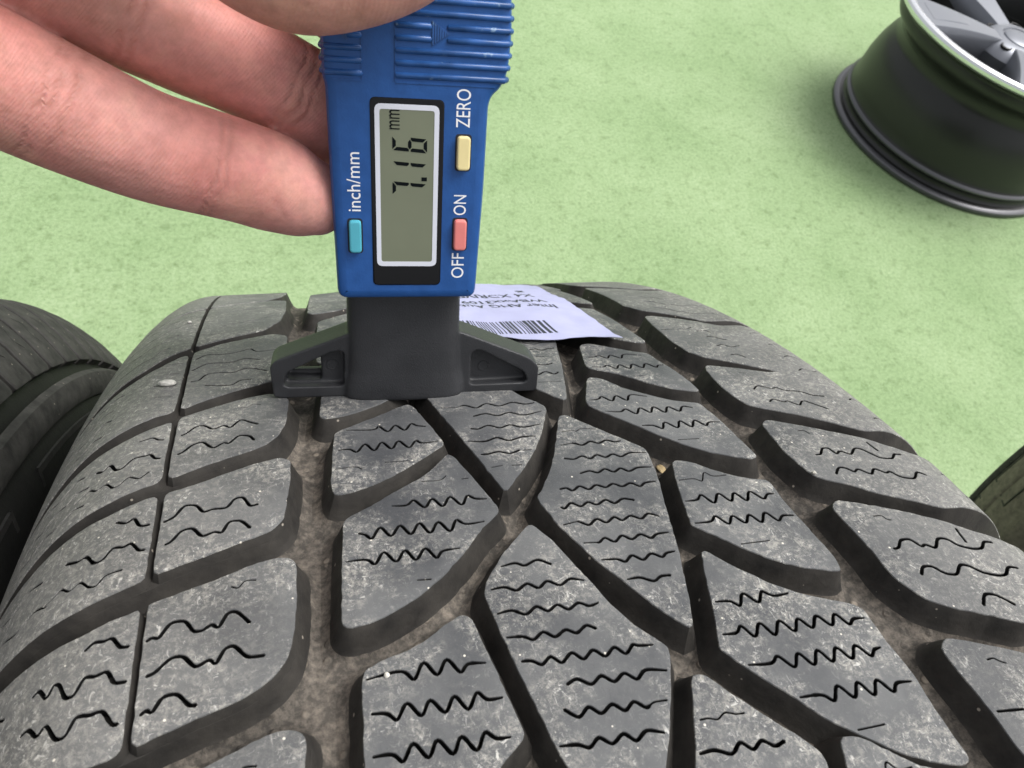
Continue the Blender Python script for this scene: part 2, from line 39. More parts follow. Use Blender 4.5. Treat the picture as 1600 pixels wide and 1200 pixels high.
SIP=[('M1',[(-40.3,-28.8),(-34.2,-29.6),(-33.7,-28.3),(-32.0,-30.9),(-30.2,-28.4),(-28.6,-31.0),(-26.9,-28.4),(-25.9,-29.6),(-23.3,-30.3)],1,1,1.0),('M1',[(-42.9,-35.5),(-40.0,-35.4),(-38.9,-36.8),(-37.0,-34.0),(-35.5,-37.0),(-33.7,-33.9),(-32.1,-37.0),(-30.4,-34.0),(-28.7,-37.1),(-26.9,-34.6),(-26.2,-35.8),(-22.6,-35.7)],1,1,1.0),('M1',[(-43.4,-41.3),(-40.0,-41.1),(-39.0,-41.5),(-38.5,-42.1)],0,0,0.28),('M1',[(-33.9,-40.8),(-29.3,-41.1)],0,0,0.28),('M2',[(-28.7,-47.4),(-24.3,-47.8),(-23.2,-46.7)],0,0,0.28),('M2',[(-20.4,-48.1),(-19.2,-48.1)],0,0,0.28),('M2',[(-34.3,-53.1),(-31.5,-53.4),(-30.3,-52.1),(-28.6,-54.7),(-26.9,-52.2),(-25.4,-55.0),(-23.6,-52.2),(-21.9,-55.2),(-20.4,-52.6),(-19.3,-53.8),(-17.1,-54.2)],1,1,1.0),('M2',[(-40.7,-58.7),(-39.6,-59.2),(-38.8,-60.4),(-37.0,-57.7),(-35.5,-60.5),(-33.6,-57.8),(-32.1,-60.7),(-30.2,-57.8),(-28.8,-61.0),(-26.9,-58.1),(-25.3,-61.2),(-23.7,-58.3),(-22.6,-59.8),(-18.9,-59.7)],0,1,1.0),('M2',[(-43.4,-64.5),(-39.8,-64.6),(-38.9,-66.0),(-37.1,-63.3),(-35.4,-66.2),(-33.6,-63.5),(-32.2,-66.4),(-30.2,-63.7),(-28.7,-66.5),(-27.7,-65.0),(-24.5,-65.0)],1,1,1.0),('M2',[(-32.6,-70.3),(-29.7,-70.6)],0,0,0.28),('M3',[(-42.5,-85.8),(-37.0,-85.4),(-35.9,-87.3),(-34.1,-84.5),(-32.5,-87.3),(-30.7,-84.7),(-29.1,-87.5),(-28.0,-86.2),(-25.2,-86.6)],1,1,1.0),('M3',[(-43.0,-90.8),(-40.1,-91.2),(-39.1,-92.5),(-37.4,-90.1),(-35.7,-92.7),(-34.2,-90.3),(-32.4,-92.9),(-30.7,-90.4),(-29.2,-93.1),(-27.4,-90.6),(-26.4,-92.1),(-24.0,-92.2)],1,1,1.0),('M3',[(-43.6,-96.6),(-40.1,-96.7),(-39.1,-98.1),(-37.4,-95.7),(-35.7,-98.4),(-34.2,-95.9),(-32.4,-98.6),(-30.9,-96.1),(-29.2,-98.8),(-27.6,-96.3),(-26.4,-97.6),(-24.3,-97.8)],1,1,1.0),('C1',[(-20.2,-23.4),(-16.0,-23.8),(-14.3,-23.2),(-11.9,-24.7),(-9.4,-23.2),(-6.8,-24.7),(-3.4,-23.6),(-0.9,-24.8),(2.1,-24.4)],2,1,1.15),('C1',[(-13.3,-27.9),(-10.4,-27.3),(-8.1,-28.5),(-5.2,-27.6),(-2.8,-29.1),(2.0,-28.2)],0,1,1.15),('C1',[(-14.9,-32.4),(-13.5,-32.8),(-11.1,-31.8),(-8.8,-33.1),(-6.5,-32.3),(-4.2,-33.6),(0.2,-33.1)],0,1,1.15),('C1',[(-16.6,-36.7),(-13.0,-37.3),(-10.3,-36.4),(-8.3,-37.8),(-5.2,-37.0),(-2.3,-37.2)],1,1,1.15),('C1',[(-15.6,-41.4),(-13.6,-41.5),(-11.2,-41.1),(-9.2,-42.0),(-7.0,-41.3)],1,0,1.15),('C1',[(-6.2,-41.5),(-4.5,-41.5)],0,0,0.28),('C1',[(-14.6,-45.8),(-11.7,-45.5)],0,0,0.28),('C1',[(-9.8,-45.8),(-7.8,-45.9)],0,0,0.28),('C2',[(3.9,-36.6),(6.4,-36.5),(6.9,-37.0),(8.3,-36.1),(11.4,-36.8)],0,0,0.28),('C2',[(2.1,-41.1),(4.1,-40.9),(5.1,-40.9),(6.5,-41.8),(8.7,-40.8),(10.2,-41.7),(12.3,-40.9),(13.8,-41.8),(15.9,-41.4)],2,1,1.15),('C2',[(1.4,-45.4),(3.3,-45.9),(5.3,-45.2),(6.6,-46.3),(8.4,-45.3),(9.9,-46.4),(11.8,-45.6),(13.2,-46.7),(15.3,-45.8),(18.9,-46.3)],0,1,1.0),('C2',[(3.0,-50.3),(5.2,-49.9),(6.5,-50.7),(8.4,-49.8),(9.8,-51.0),(11.7,-50.1),(12.9,-51.3),(15.1,-50.5),(18.1,-50.8)],0,1,1.0),('C2',[(-2.5,-54.0),(-1.2,-53.9),(-0.3,-54.8),(1.5,-53.8),(3.0,-55.0),(4.8,-54.0),(6.5,-55.0),(8.3,-54.2),(9.8,-55.3),(11.9,-54.6),(13.4,-55.8),(14.7,-55.0),(17.1,-55.0)],0,1,1.0),('C2',[(-3.9,-58.7),(-3.4,-59.1),(-1.7,-57.9),(-0.2,-59.1),(1.6,-58.2),(3.0,-59.2),(5.2,-58.2),(6.5,-59.4),(8.5,-58.5),(10.6,-59.2)],0,0,1.0),('C2',[(-4.9,-63.0),(-2.4,-62.7),(-1.8,-62.8),(-0.3,-63.8),(1.7,-62.6),(3.1,-63.8),(5.2,-62.7),(6.2,-63.8),(8.3,-62.9),(10.0,-64.0),(11.8,-63.0),(13.7,-64.0)],2,1,1.0),('C2',[(-2.7,-67.7),(-0.6,-67.9),(0.1,-68.0),(1.5,-67.2),(2.9,-68.4),(4.8,-67.2),(6.2,-68.4),(8.3,-67.5),(9.9,-68.7),(11.2,-68.0),(13.7,-68.0)],2,1,1.0),('C2',[(-0.9,-71.8),(2.0,-72.1),(3.1,-72.9),(4.8,-71.8),(6.4,-73.1),(8.4,-72.0),(10.1,-73.1),(11.1,-72.4),(12.9,-72.3)],1,1,1.0),('C2',[(2.0,-76.5),(4.3,-76.5),(6.5,-77.6),(8.0,-76.9),(9.8,-77.0)],1,0,1.0),('C3',[(-18.5,-70.1),(-15.8,-69.8),(-14.6,-70.6),(-12.0,-69.8),(-10.0,-71.1)],1,0,1.0),('C3',[(-21.9,-74.4),(-18.9,-74.2),(-17.2,-75.2),(-15.1,-74.2),(-13.5,-75.4),(-11.7,-74.3),(-9.8,-75.5),(-7.8,-74.6),(-5.5,-75.3)],1,1,1.0),('C3',[(-21.4,-78.9),(-18.9,-78.7),(-16.9,-79.8),(-14.8,-78.7),(-13.3,-79.9),(-11.4,-79.0),(-9.9,-80.2),(-7.9,-79.3),(-6.4,-80.2),(-4.6,-79.9)],1,1,1.0),('C3',[(-21.0,-83.2),(-18.3,-83.5),(-17.0,-84.3),(-15.1,-83.3),(-13.6,-84.5),(-11.5,-83.6),(-10.0,-84.5),(-8.0,-83.5),(-6.7,-84.3)],1,0,1.0),('C3',[(-20.5,-87.4),(-18.2,-87.6),(-16.9,-88.5),(-15.2,-87.5),(-13.9,-88.8),(-11.8,-87.5),(-10.4,-88.9),(-8.4,-87.7),(-6.9,-89.1),(-4.9,-87.9),(-3.6,-89.3),(-1.8,-88.1),(-1.3,-88.4),(1.3,-88.7)],1,1,1.0),('C3',[(-14.1,-92.2),(-12.4,-91.7),(-10.5,-92.9),(-8.6,-91.9),(-7.0,-93.2),(-5.0,-92.2),(-3.4,-93.5),(-1.8,-92.4),(1.7,-93.1)],0,1,1.0),('C3',[(-15.7,-95.7),(-13.9,-97.1),(-12.1,-96.0),(-10.6,-97.3),(-8.5,-96.3),(-7.0,-97.6),(-5.2,-96.6),(-3.7,-97.8),(-2.4,-97.3),(-0.2,-97.4)],0,2,1.0),('C3',[(-17.9,-100.4),(-15.2,-100.7),(-13.8,-101.4),(-12.1,-100.4),(-10.5,-101.6),(-8.4,-100.6),(-7.0,-101.9),(-5.1,-100.9),(-2.5,-101.7)],1,1,1.0),('C4',[(2.9,-101.1),(4.9,-101.1),(6.2,-101.6),(7.7,-100.8),(9.3,-101.4),(10.6,-101.5)],0,0,0.28),('C4',[(0.7,-105.5),(3.8,-105.4),(6.1,-106.4),(8.0,-105.2),(9.4,-106.5),(11.3,-105.6),(12.8,-106.7),(14.6,-106.4)],1,0,1.0),('C0',[(5.6,7.1),(8.0,8.1),(11.1,6.7),(14.6,7.6),(19.8,7.8)],0,1,1.15),('C0',[(8.1,2.7),(10.8,3.1),(11.9,2.1),(14.3,3.0),(18.6,2.4)],0,1,1.15),('C0',[(9.3,-1.7),(11.2,-2.0)],0,0,0.7),('C0',[(6.7,-6.0),(8.4,-6.3),(9.8,-6.8),(12.1,-6.1)],0,0,1.15),('C0',[(5.0,-11.2),(6.6,-11.8),(8.9,-10.4),(10.5,-12.0),(11.9,-11.2)],0,0,1.15),('C0',[(5.4,-15.6),(12.8,-16.1)],0,0,0.28),('N1',[(22.1,-55.5),(25.5,-55.5),(26.7,-56.6),(28.4,-54.0),(29.4,-55.5),(32.6,-55.6)],0,0,0.28),('N1',[(20.6,-61.2),(23.4,-61.2),(24.6,-59.9),(26.1,-62.8),(28.3,-60.0),(29.8,-62.9),(31.6,-60.4),(33.1,-63.3),(35.0,-60.5),(36.8,-63.3),(38.3,-62.0),(39.7,-62.2)],1,1,1.0),('N1',[(19.8,-66.8),(23.5,-66.9),(24.6,-65.6),(26.3,-68.3),(28.0,-66.0),(29.7,-68.6),(31.5,-66.3),(32.9,-69.0),(35.0,-66.3),(36.5,-69.1),(38.0,-67.8),(40.4,-68.2)],1,1,1.0),('N1',[(25.5,-72.9),(32.0,-73.1)],0,0,0.28),('N0',[(14.5,-25.5),(17.0,-25.3),(17.9,-24.2),(19.7,-26.8),(21.5,-24.2),(23.3,-27.1),(24.8,-24.4),(28.7,-25.9)],1,1,1.0),('N0',[(16.4,-30.5),(20.1,-31.3),(21.3,-30.1),(23.1,-32.8),(24.9,-30.1),(26.6,-32.8),(28.3,-30.1),(30.0,-33.3),(31.7,-30.6),(33.6,-33.3),(35.2,-31.1),(37.4,-32.2)],1,1,1.0),('N0',[(21.7,-37.1),(25.1,-37.4),(26.5,-39.1),(28.0,-36.4),(30.1,-39.4),(31.8,-36.4),(33.4,-39.6),(35.3,-36.7),(37.0,-39.5),(38.1,-38.1),(40.8,-38.5)],1,1,1.0),('N0',[(28.1,-43.3),(32.9,-43.6)],0,0,0.28),('N-1',[(22.2,-4.4),(24.8,-4.0),(25.6,-3.3),(27.5,-5.6),(28.8,-3.4),(31.1,-6.1),(32.4,-3.5),(37.2,-5.0)],1,1,1.0),('N-1',[(20.8,-9.6),(24.7,-10.2),(25.5,-9.2),(27.4,-11.7),(28.8,-9.3),(30.8,-12.2),(32.4,-9.4),(34.3,-12.3),(36.0,-9.6),(38.0,-12.5),(38.8,-11.1),(41.0,-11.4)],1,1,1.0),('N-1',[(27.3,-15.9),(32.9,-16.3)],0,0,0.28),('N2',[(15.2,-83.4),(18.0,-83.7),(19.1,-85.0),(20.8,-82.5),(22.7,-85.1),(24.4,-82.8),(25.7,-84.2),(29.6,-84.1)],1,1,1.0),('N2',[(13.5,-89.2),(16.2,-89.4),(17.3,-88.2),(18.7,-90.8),(20.8,-88.2),(22.2,-91.2),(24.4,-88.4),(26.0,-91.2),(27.8,-88.7),(29.4,-91.2),(31.4,-88.8),(33.1,-91.4),(34.9,-89.1),(36.3,-91.7),(37.6,-90.7),(39.7,-91.0)],1,1,1.0),('N2',[(15.1,-94.8),(19.4,-95.3),(20.6,-94.2),(22.5,-96.8),(24.3,-94.3),(25.9,-97.1),(27.9,-94.4),(29.3,-97.2),(31.4,-94.6),(32.9,-97.4),(34.9,-94.9),(36.5,-97.5),(37.7,-96.4),(39.1,-96.3)],1,1,1.0),('N2',[(20.6,-101.1),(24.6,-101.4),(25.8,-102.8),(27.7,-100.4),(29.4,-103.1),(31.4,-100.5),(32.8,-103.4),(34.8,-100.8),(36.4,-103.5),(37.6,-102.1),(40.5,-102.4)],1,1,1.0),('N2',[(26.9,-107.3),(31.6,-107.4)],0,0,0.28),('LA',[(-80.4,-73.2),(-79.3,-72.3),(-78.0,-72.5),(-76.9,-72.3),(-75.7,-73.9),(-74.6,-74.1)],0,0,1.25),('LA',[(-72.8,-74.2),(-71.6,-73.3),(-70.7,-73.4),(-69.4,-71.4),(-67.2,-71.4),(-66.1,-73.2),(-64.7,-73.3),(-63.6,-72.6),(-62.6,-73.2),(-61.5,-71.2),(-60.1,-71.2),(-58.3,-73.3)],0,0,1.25),('LA',[(-86.9,-77.2),(-86.1,-76.8),(-84.6,-78.5),(-84.0,-77.1),(-83.1,-77.5),(-82.0,-79.6),(-80.7,-79.7),(-79.8,-77.7),(-78.4,-77.9),(-76.8,-77.6),(-75.8,-79.4),(-74.3,-79.6)],0,0,1.25),('LA',[(-72.5,-79.5),(-70.8,-79.0),(-68.9,-77.3),(-67.1,-77.3),(-65.5,-79.1),(-63.6,-78.4),(-62.8,-79.1),(-61.7,-77.2),(-60.3,-77.0),(-58.7,-78.9),(-56.3,-79.2)],0,0,1.25),('LA',[(-87.3,-82.5),(-86.4,-82.2),(-84.8,-83.8),(-83.9,-82.9),(-82.2,-85.2),(-80.8,-85.3),(-80.0,-83.3),(-78.1,-83.5),(-76.6,-83.4),(-75.2,-85.4),(-74.0,-85.4)],0,0,1.25),('LA',[(-72.4,-85.4),(-71.3,-84.4),(-70.5,-84.7),(-69.5,-83.0),(-67.5,-82.9),(-66.0,-84.6),(-65.1,-84.9)],0,0,1.25),('LA',[(-61.0,-66.2),(-60.0,-66.7),(-59.1,-65.4),(-57.4,-65.6)],0,0,0.28),('LB',[(-79.7,-48.4),(-78.0,-49.2),(-76.9,-48.5),(-75.9,-50.4),(-73.7,-50.3)],0,0,1.25),('LB',[(-72.1,-50.2),(-70.6,-49.2),(-69.3,-46.9),(-67.2,-47.1),(-66.1,-48.8),(-64.6,-48.4),(-62.2,-48.4),(-61.2,-46.6),(-59.6,-46.4),(-58.5,-48.6),(-57.2,-48.5)],0,0,1.25),('LB',[(-87.1,-53.3),(-84.8,-54.4),(-83.5,-54.3),(-82.1,-56.3),(-80.6,-56.3),(-79.4,-54.5),(-77.8,-54.8),(-76.6,-54.3),(-75.3,-56.0),(-73.8,-56.0)],0,0,1.25),('LB',[(-72.2,-55.9),(-70.6,-55.0),(-69.3,-53.0),(-67.4,-52.7),(-66.0,-54.6),(-64.0,-54.0),(-62.8,-54.3),(-61.9,-52.2),(-59.8,-52.3),(-58.4,-54.1)],0,0,1.25),('LB',[(-89.1,-60.2),(-87.5,-59.6),(-86.6,-59.0),(-85.1,-60.3),(-83.5,-59.6),(-82.0,-61.2),(-80.7,-61.5),(-79.8,-60.1),(-77.3,-59.7)],0,0,0.7),('LC',[(-79.1,-25.6),(-76.5,-25.2),(-75.6,-26.1),(-73.9,-26.2)],0,0,0.9),('LC',[(-72.3,-25.6),(-70.8,-24.7),(-69.2,-22.6),(-67.5,-22.4),(-65.9,-23.9),(-63.8,-22.9),(-62.6,-23.8),(-60.8,-21.4),(-58.9,-22.5),(-57.4,-23.5)],0,0,1),('LC',[(-86.3,-30.3),(-84.9,-31.3),(-83.7,-30.4),(-82.3,-32.8),(-80.9,-32.9),(-79.5,-31.1),(-77.3,-31.0),(-76.4,-30.8),(-75.5,-32.2),(-73.9,-32.3)],0,0,1.25),('LC',[(-72.3,-32.0),(-70.8,-31.0),(-69.3,-29.0),(-67.4,-28.4),(-65.5,-30.5),(-63.5,-29.1),(-62.7,-29.5),(-61.0,-27.3),(-58.8,-27.7),(-58.0,-29.2)],0,0,1.25),('LC',[(-89.1,-36.4),(-86.5,-35.5),(-85.1,-36.8),(-83.4,-36.3),(-82.0,-38.2),(-80.7,-38.1),(-79.5,-36.7),(-77.5,-37.7),(-76.1,-36.2)],0,0,0.7),('LC',[(-61.0,-16.2),(-59.7,-16.7),(-58.5,-15.3),(-56.9,-15.8)],0,0,0.28),('LD',[(-79.2,8.5),(-76.7,8.3),(-74.6,8.3)],0,0,0.28),('LD',[(-72.2,9.8),(-69.8,12.7),(-66.9,12.6),(-64.0,12.9),(-62.1,13.8),(-59.6,15.2),(-58.4,13.1),(-52.6,13.9)],0,1,0.8),('LD',[(-79.4,2.3),(-76.0,2.6),(-74.1,2.6)],0,0,0.28),('LD',[(-72.1,3.6),(-69.3,6.9),(-66.8,7.2),(-63.7,7.0),(-60.9,8.9),(-57.5,7.5)],0,0,0.8),('LD',[(-79.4,-2.7),(-75.7,-3.5),(-74.0,-3.5)],0,0,0.8),('LD',[(-71.8,-2.3),(-70.2,-1.9),(-68.9,0.9),(-66.2,1.5),(-63.4,1.0),(-60.0,2.9),(-55.8,0.7)],0,0,0.9),('LD',[(-78.6,-8.6),(-76.4,-8.9),(-74.1,-9.3)],0,0,0.28),('LD',[(-68.7,-4.8),(-66.0,-5.3),(-63.1,-5.5),(-61.4,-3.5),(-59.1,-3.3)],0,0,0.9),('LE',[(-70.0,53.0),(-61.5,58.8),(-53.0,58.5)],0,0,0.28),('LE',[(-67.9,34.7),(-63.1,35.6),(-60.7,38.5),(-57.0,37.6)],0,0,0.28),('LE',[(-69.8,28.4),(-66.7,29.5)],0,0,0.28),('R1',[(55.5,-79.0),(56.7,-78.9),(58.2,-77.4),(60.4,-77.5),(61.5,-79.5),(62.6,-79.1),(64.2,-80.3),(66.3,-78.3),(68.3,-78.8),(69.3,-80.5),(71.8,-81.7),(74.0,-81.9),(75.6,-80.6),(77.3,-81.0)],0,0,1.1),('R1',[(56.8,-85.1),(58.3,-83.6),(60.3,-83.9),(61.5,-85.6),(63.9,-86.3),(66.2,-84.5),(67.9,-85.1),(69.4,-86.8),(72.1,-87.9),(74.0,-88.0),(75.8,-86.6),(77.7,-87.1)],0,0,1.1),('R1',[(64.1,-92.8),(66.1,-90.9),(68.1,-91.4),(69.4,-92.7),(70.3,-93.8)],0,0,1.1),('R1',[(56.9,-71.1),(58.7,-71.2),(59.1,-72.3),(59.9,-72.6)],0,0,0.28),('R1',[(72.2,-76.8),(71.9,-78.3),(71.7,-80.1)],0,0,0.9),('R0',[(56.4,-52.7),(57.6,-52.7),(59.3,-50.9),(60.8,-51.2),(61.3,-53.2),(62.8,-52.3),(64.6,-53.9),(66.9,-52.0),(68.4,-52.7),(69.6,-54.4),(70.7,-55.9),(73.6,-56.5),(75.0,-55.2),(76.4,-55.6)],0,0,1),('R0',[(57.0,-59.0),(58.8,-57.3),(60.4,-57.7),(61.5,-59.1),(62.9,-58.3),(64.9,-60.4),(66.7,-58.7),(68.5,-60.5),(69.7,-60.1),(70.9,-62.1),(74.0,-63.0),(75.9,-61.2),(77.5,-62.4)],0,0,1),('R0',[(71.3,-50.6),(71.5,-52.0),(71.9,-53.7)],0,0,0.8),('R0',[(57.5,-44.4),(58.9,-44.4),(59.6,-45.7)],0,0,0.28),('R-1',[(57.3,-26.6),(59.2,-25.0),(62.2,-26.9),(63.6,-26.5),(64.8,-28.2),(68.8,-29.1),(70.5,-31.1),(73.5,-32.1)],0,0,0.9),('R-1',[(58.0,-32.4),(59.4,-31.4),(61.4,-33.1),(62.6,-32.7),(64.6,-35.0),(66.6,-33.0),(68.9,-35.3),(70.9,-37.5)],0,0,0.9),('R-1',[(58.4,-18.2),(59.9,-18.7)],0,0,0.28),('R-2',[(51.6,11.9),(54.1,12.1),(59.0,11.4),(61.8,12.8)],0,0,0.9),('R-2',[(61.6,9.4),(64.2,9.6),(65.2,7.9)],0,0,0.9),('R-2',[(62.1,4.7),(63.9,4.9),(65.3,2.8),(66.6,1.6)],0,0,0.9),('R-2',[(61.5,-1.9),(63.5,-1.2),(64.7,-3.2),(68.0,-2.7)],0,0,0.9),('R-2',[(62.1,-8.0),(63.8,-7.8),(65.4,-10.1)],0,0,0.9),('R-3',[(61.4,41.2),(64.5,41.7)],0,0,0.9),('R-3',[(61.7,34.0),(64.8,34.3)],0,0,0.9),('R2',[(56.6,-101.8),(57.9,-101.7),(58.6,-102.4),(59.5,-102.9)],0,0,0.28),('R2',[(50.5,-109.3),(56.6,-110.0)],0,0,0.7)]
# ------------------------------------------------------------------ helpers
def new_obj(name, me, parent=None, mats=()):
    o = bpy.data.objects.new(name, me); C.objects.link(o)
    for m in mats: me.materials.append(m)
    if parent is not None: o.parent = parent
    return o
def tag(o, label, cat, group=None, kind=None):
    if label: o['label'] = label
    if cat: o['category'] = cat
    if group: o['group'] = group
    if kind: o['kind'] = kind
    return o
def empty(name, label, cat, mat=None, group=None):
    o = bpy.data.objects.new(name, None); C.objects.link(o); o.empty_display_size = 0.02
    if mat is not None: o.matrix_world = mat
    return tag(o, label, cat, group)
def mesh_from(verts, faces, mi=None, smooth=40, weld=True, scale=MM):
    me = bpy.data.meshes.new('m')
    me.from_pydata([tuple(c * scale for c in v) for v in verts], [], faces)
    if mi is not None: me.polygons.foreach_set('material_index', mi)
    if weld:
        bm = bmesh.new(); bm.from_mesh(me)
        bmesh.ops.remove_doubles(bm, verts=bm.verts, dist=2e-6)
        bm.to_mesh(me); bm.free()
    me.update()
    if smooth is not None:
        me.polygons.foreach_set('use_smooth', [True] * len(me.polygons))
        me.set_sharp_from_angle(angle=math.radians(smooth))
    return me
class MB:
    """collects vertices and faces in millimetres"""
    def __init__(s): s.v = []; s.f = []; s.m = []
    def add(s, vs, fs, mi=0):
        n = len(s.v); s.v += vs; s.f += [tuple(n + i for i in f) for f in fs]; s.m += [mi] * len(fs)
    def loops(s, rings, mi=0, closed=True, cap0=False, cap1=False):
        n = len(rings[0]); vs = [p for r in rings for p in r]; fs = []
        for k in range(len(rings) - 1):
            for i in range(n if closed else n - 1):
                j = (i + 1) % n
                fs.append((k * n + i, k * n + j, (k + 1) * n + j, (k + 1) * n + i))
        if cap0: fs.append(tuple(range(n - 1, -1, -1)))
        if cap1: fs.append(tuple((len(rings) - 1) * n + i for i in range(n)))
        s.add(vs, fs, mi)
    def box(s, x0, x1, y0, y1, z0, z1, mi=0):
        v = [(x, y, z) for z in (z0, z1) for y in (y0, y1) for x in (x0, x1)]
        s.add(v, [(0, 2, 3, 1), (4, 5, 7, 6), (0, 1, 5, 4), (2, 6, 7, 3), (0, 4, 6, 2), (1, 3, 7, 5)], mi)
    def mesh(s, smooth=40, weld=True): return mesh_from(s.v, s.f, s.m, smooth, weld)
def area2(p): return sum(p[i][0] * p[(i + 1) % len(p)][1] - p[(i + 1) % len(p)][0] * p[i][1] for i in range(len(p))) / 2
def ccw(p): return list(p) if area2(p) > 0 else list(p)[::-1]
def round_poly(p, r, n=3):
    p = dedupe(list(p), .05); out = []; N = len(p)
    for i in range(N):
        a, b, c = Vector(p[i - 1]), Vector(p[i]), Vector(p[(i + 1) % N])
        d1, d2 = (a - b), (c - b); l1, l2 = d1.length, d2.length
        if l1 < 1e-6 or l2 < 1e-6: continue
        t = min(r, .45 * l1, .45 * l2); s, e = b + d1 / l1 * t, b + d2 / l2 * t
        for k in range(n + 1):
            q = k / n; out.append(tuple(s * (1 - q) ** 2 + b * 2 * q * (1 - q) + e * q * q))
    return out
def densify(p, step, closed=True):
    out = []; N = len(p)
    for i in range(N if closed else N - 1):
        a, b = p[i], p[(i + 1) % N]; l = math.hypot(b[0] - a[0], b[1] - a[1]); n = max(1, int(math.ceil(l / step)))
        out += [(a[0] + (b[0] - a[0]) * k / n, a[1] + (b[1] - a[1]) * k / n) for k in range(n)]
    if not closed: out.append(tuple(p[-1]))
    return out
def dedupe(p, eps=.03):
    out = []
    for q in p:
        if not out or math.hypot(q[0] - out[-1][0], q[1] - out[-1][1]) > eps: out.append(q)
    while len(out) > 3 and math.hypot(out[0][0] - out[-1][0], out[0][1] - out[-1][1]) <= eps: out.pop()
    return out
def normals(p):
    P = np.array(p); a = P - np.roll(P, 1, 0); b = np.roll(P, -1, 0) - P
    na = np.stack([a[:, 1], -a[:, 0]], 1); nb = np.stack([b[:, 1], -b[:, 0]], 1)
    na /= np.linalg.norm(na, axis=1)[:, None] + 1e-9; nb /= np.linalg.norm(nb, axis=1)[:, None] + 1e-9
    n = na + nb; l = np.linalg.norm(n, axis=1)[:, None] + 1e-9; n /= l
    c = np.maximum((n * na).sum(1), .75)[:, None]
    return n / c
def offset(p, d, nn=None):
    nn = normals(p) if nn is None else nn
    return [tuple(x) for x in (np.array(p) + nn * d)]
def inside(pts, poly):
    x, y = pts[:, 0], pts[:, 1]; P = np.array(poly); Q = np.roll(P, -1, 0); r = np.zeros(len(pts), bool)
    for (x0, y0), (x1, y1) in zip(P, Q):
        c = ((y0 > y) != (y1 > y)); 
        if y1 != y0: r ^= c & (x < (x1 - x0) * (y - y0) / (y1 - y0) + x0)
    return r
def fill(outer, holes=(), step=None):
    """triangles of a polygon with holes; optional inner grid"""
    vs = []; es = []
    for lp in [outer] + list(holes):
        n = len(vs); vs += lp; es += [(n + i, n + (i + 1) % len(lp)) for i in range(len(lp))]
    if step:
        P = np.array(outer); g = []
        for i, x in enumerate(np.arange(P[:, 0].min(), P[:, 0].max(), step)):
            for y in np.arange(P[:, 1].min() + (step / 2 if i % 2 else 0), P[:, 1].max(), step): g.append((x, y))
        if g:
            g = np.array(g); k = inside(g, offset(outer, -step * .45))
            for h in holes: k &= ~inside(g, h)
            vs = vs + [tuple(x) for x in g[k]]
    r = delaunay_2d_cdt([Vector(v) for v in vs], es, [], 0, 1e-5)
    V = np.array([tuple(v) for v in r[0]]); F = [f for f in r[2] if len(f) == 3]
    if not F: return [], []
    cen = V[np.array(F)].mean(1); k = inside(cen, outer)
    for h in holes: k &= ~inside(cen, h)
    F2 = []
    for f, ok in zip(F, k):
        if ok:
            a, b, c = V[f[0]], V[f[1]], V[f[2]]
            F2.append(tuple(f) if (b[0] - a[0]) * (c[1] - a[1]) - (b[1] - a[1]) * (c[0] - a[0]) > 0 else tuple(f)[::-1])
    return [tuple(v) for v in V], F2

# ------------------------------------------------------------------ materials
def mat(name):
    m = bpy.data.materials.new(name); m.use_nodes = True
    n = m.node_tree.nodes; b = n['Principled BSDF']
    return m, m.node_tree, n, m.node_tree.links, b
def plain(name, col, rough=.5, metal=0, spec=.5, noise=0, nscale=200, bump=0, bscale=800, coat=0):
    m, t, n, l, b = mat(name)
    b.inputs['Base Color'].default_value = (*col, 1); b.inputs['Roughness'].default_value = rough
    b.inputs['Metallic'].default_value = metal; b.inputs['Specular IOR Level'].default_value = spec
    b.inputs['Coat Weight'].default_value = coat; b.inputs['Coat Roughness'].default_value = .15
    tc = n.new('ShaderNodeTexCoord')
    if noise:
        nz = n.new('ShaderNodeTexNoise'); nz.inputs['Scale'].default_value = nscale; nz.inputs['Detail'].default_value = 6
        l.new(tc.outputs['Object'], nz.inputs['Vector'])
        rp = n.new('ShaderNodeValToRGB'); rp.color_ramp.elements[0].position = .3; rp.color_ramp.elements[1].position = .72
        rp.color_ramp.elements[0].color = (*[c * (1 - noise) for c in col], 1)
        rp.color_ramp.elements[1].color = (*[min(1, c * (1 + noise) + .02 * noise) for c in col], 1)
        l.new(nz.outputs[0], rp.inputs[0]); l.new(rp.outputs[0], b.inputs['Base Color'])
        rr = n.new('ShaderNodeMapRange'); rr.inputs[3].default_value = max(.05, rough - .12); rr.inputs[4].default_value = min(1, rough + .12)
        l.new(nz.outputs[0], rr.inputs[0]); l.new(rr.outputs[0], b.inputs['Roughness'])
    if bump:
        nz = n.new('ShaderNodeTexNoise'); nz.inputs['Scale'].default_value = bscale; nz.inputs['Detail'].default_value = 4
        l.new(tc.outputs['Object'], nz.inputs['Vector'])
        bp = n.new('ShaderNodeBump'); bp.inputs['Strength'].default_value = bump; bp.inputs['Distance'].default_value = .0004
        l.new(nz.outputs[0], bp.inputs['Height']); l.new(bp.outputs[0], b.inputs['Normal'])
    return m
def ramp(n, stops):
    r = n.new('ShaderNodeValToRGB'); e = r.color_ramp.elements
    while len(e) < len(stops): e.new(.5)
    for el, (p, c) in zip(e, stops): el.position = p; el.color = (*c, 1) if len(c) == 3 else c
    return r
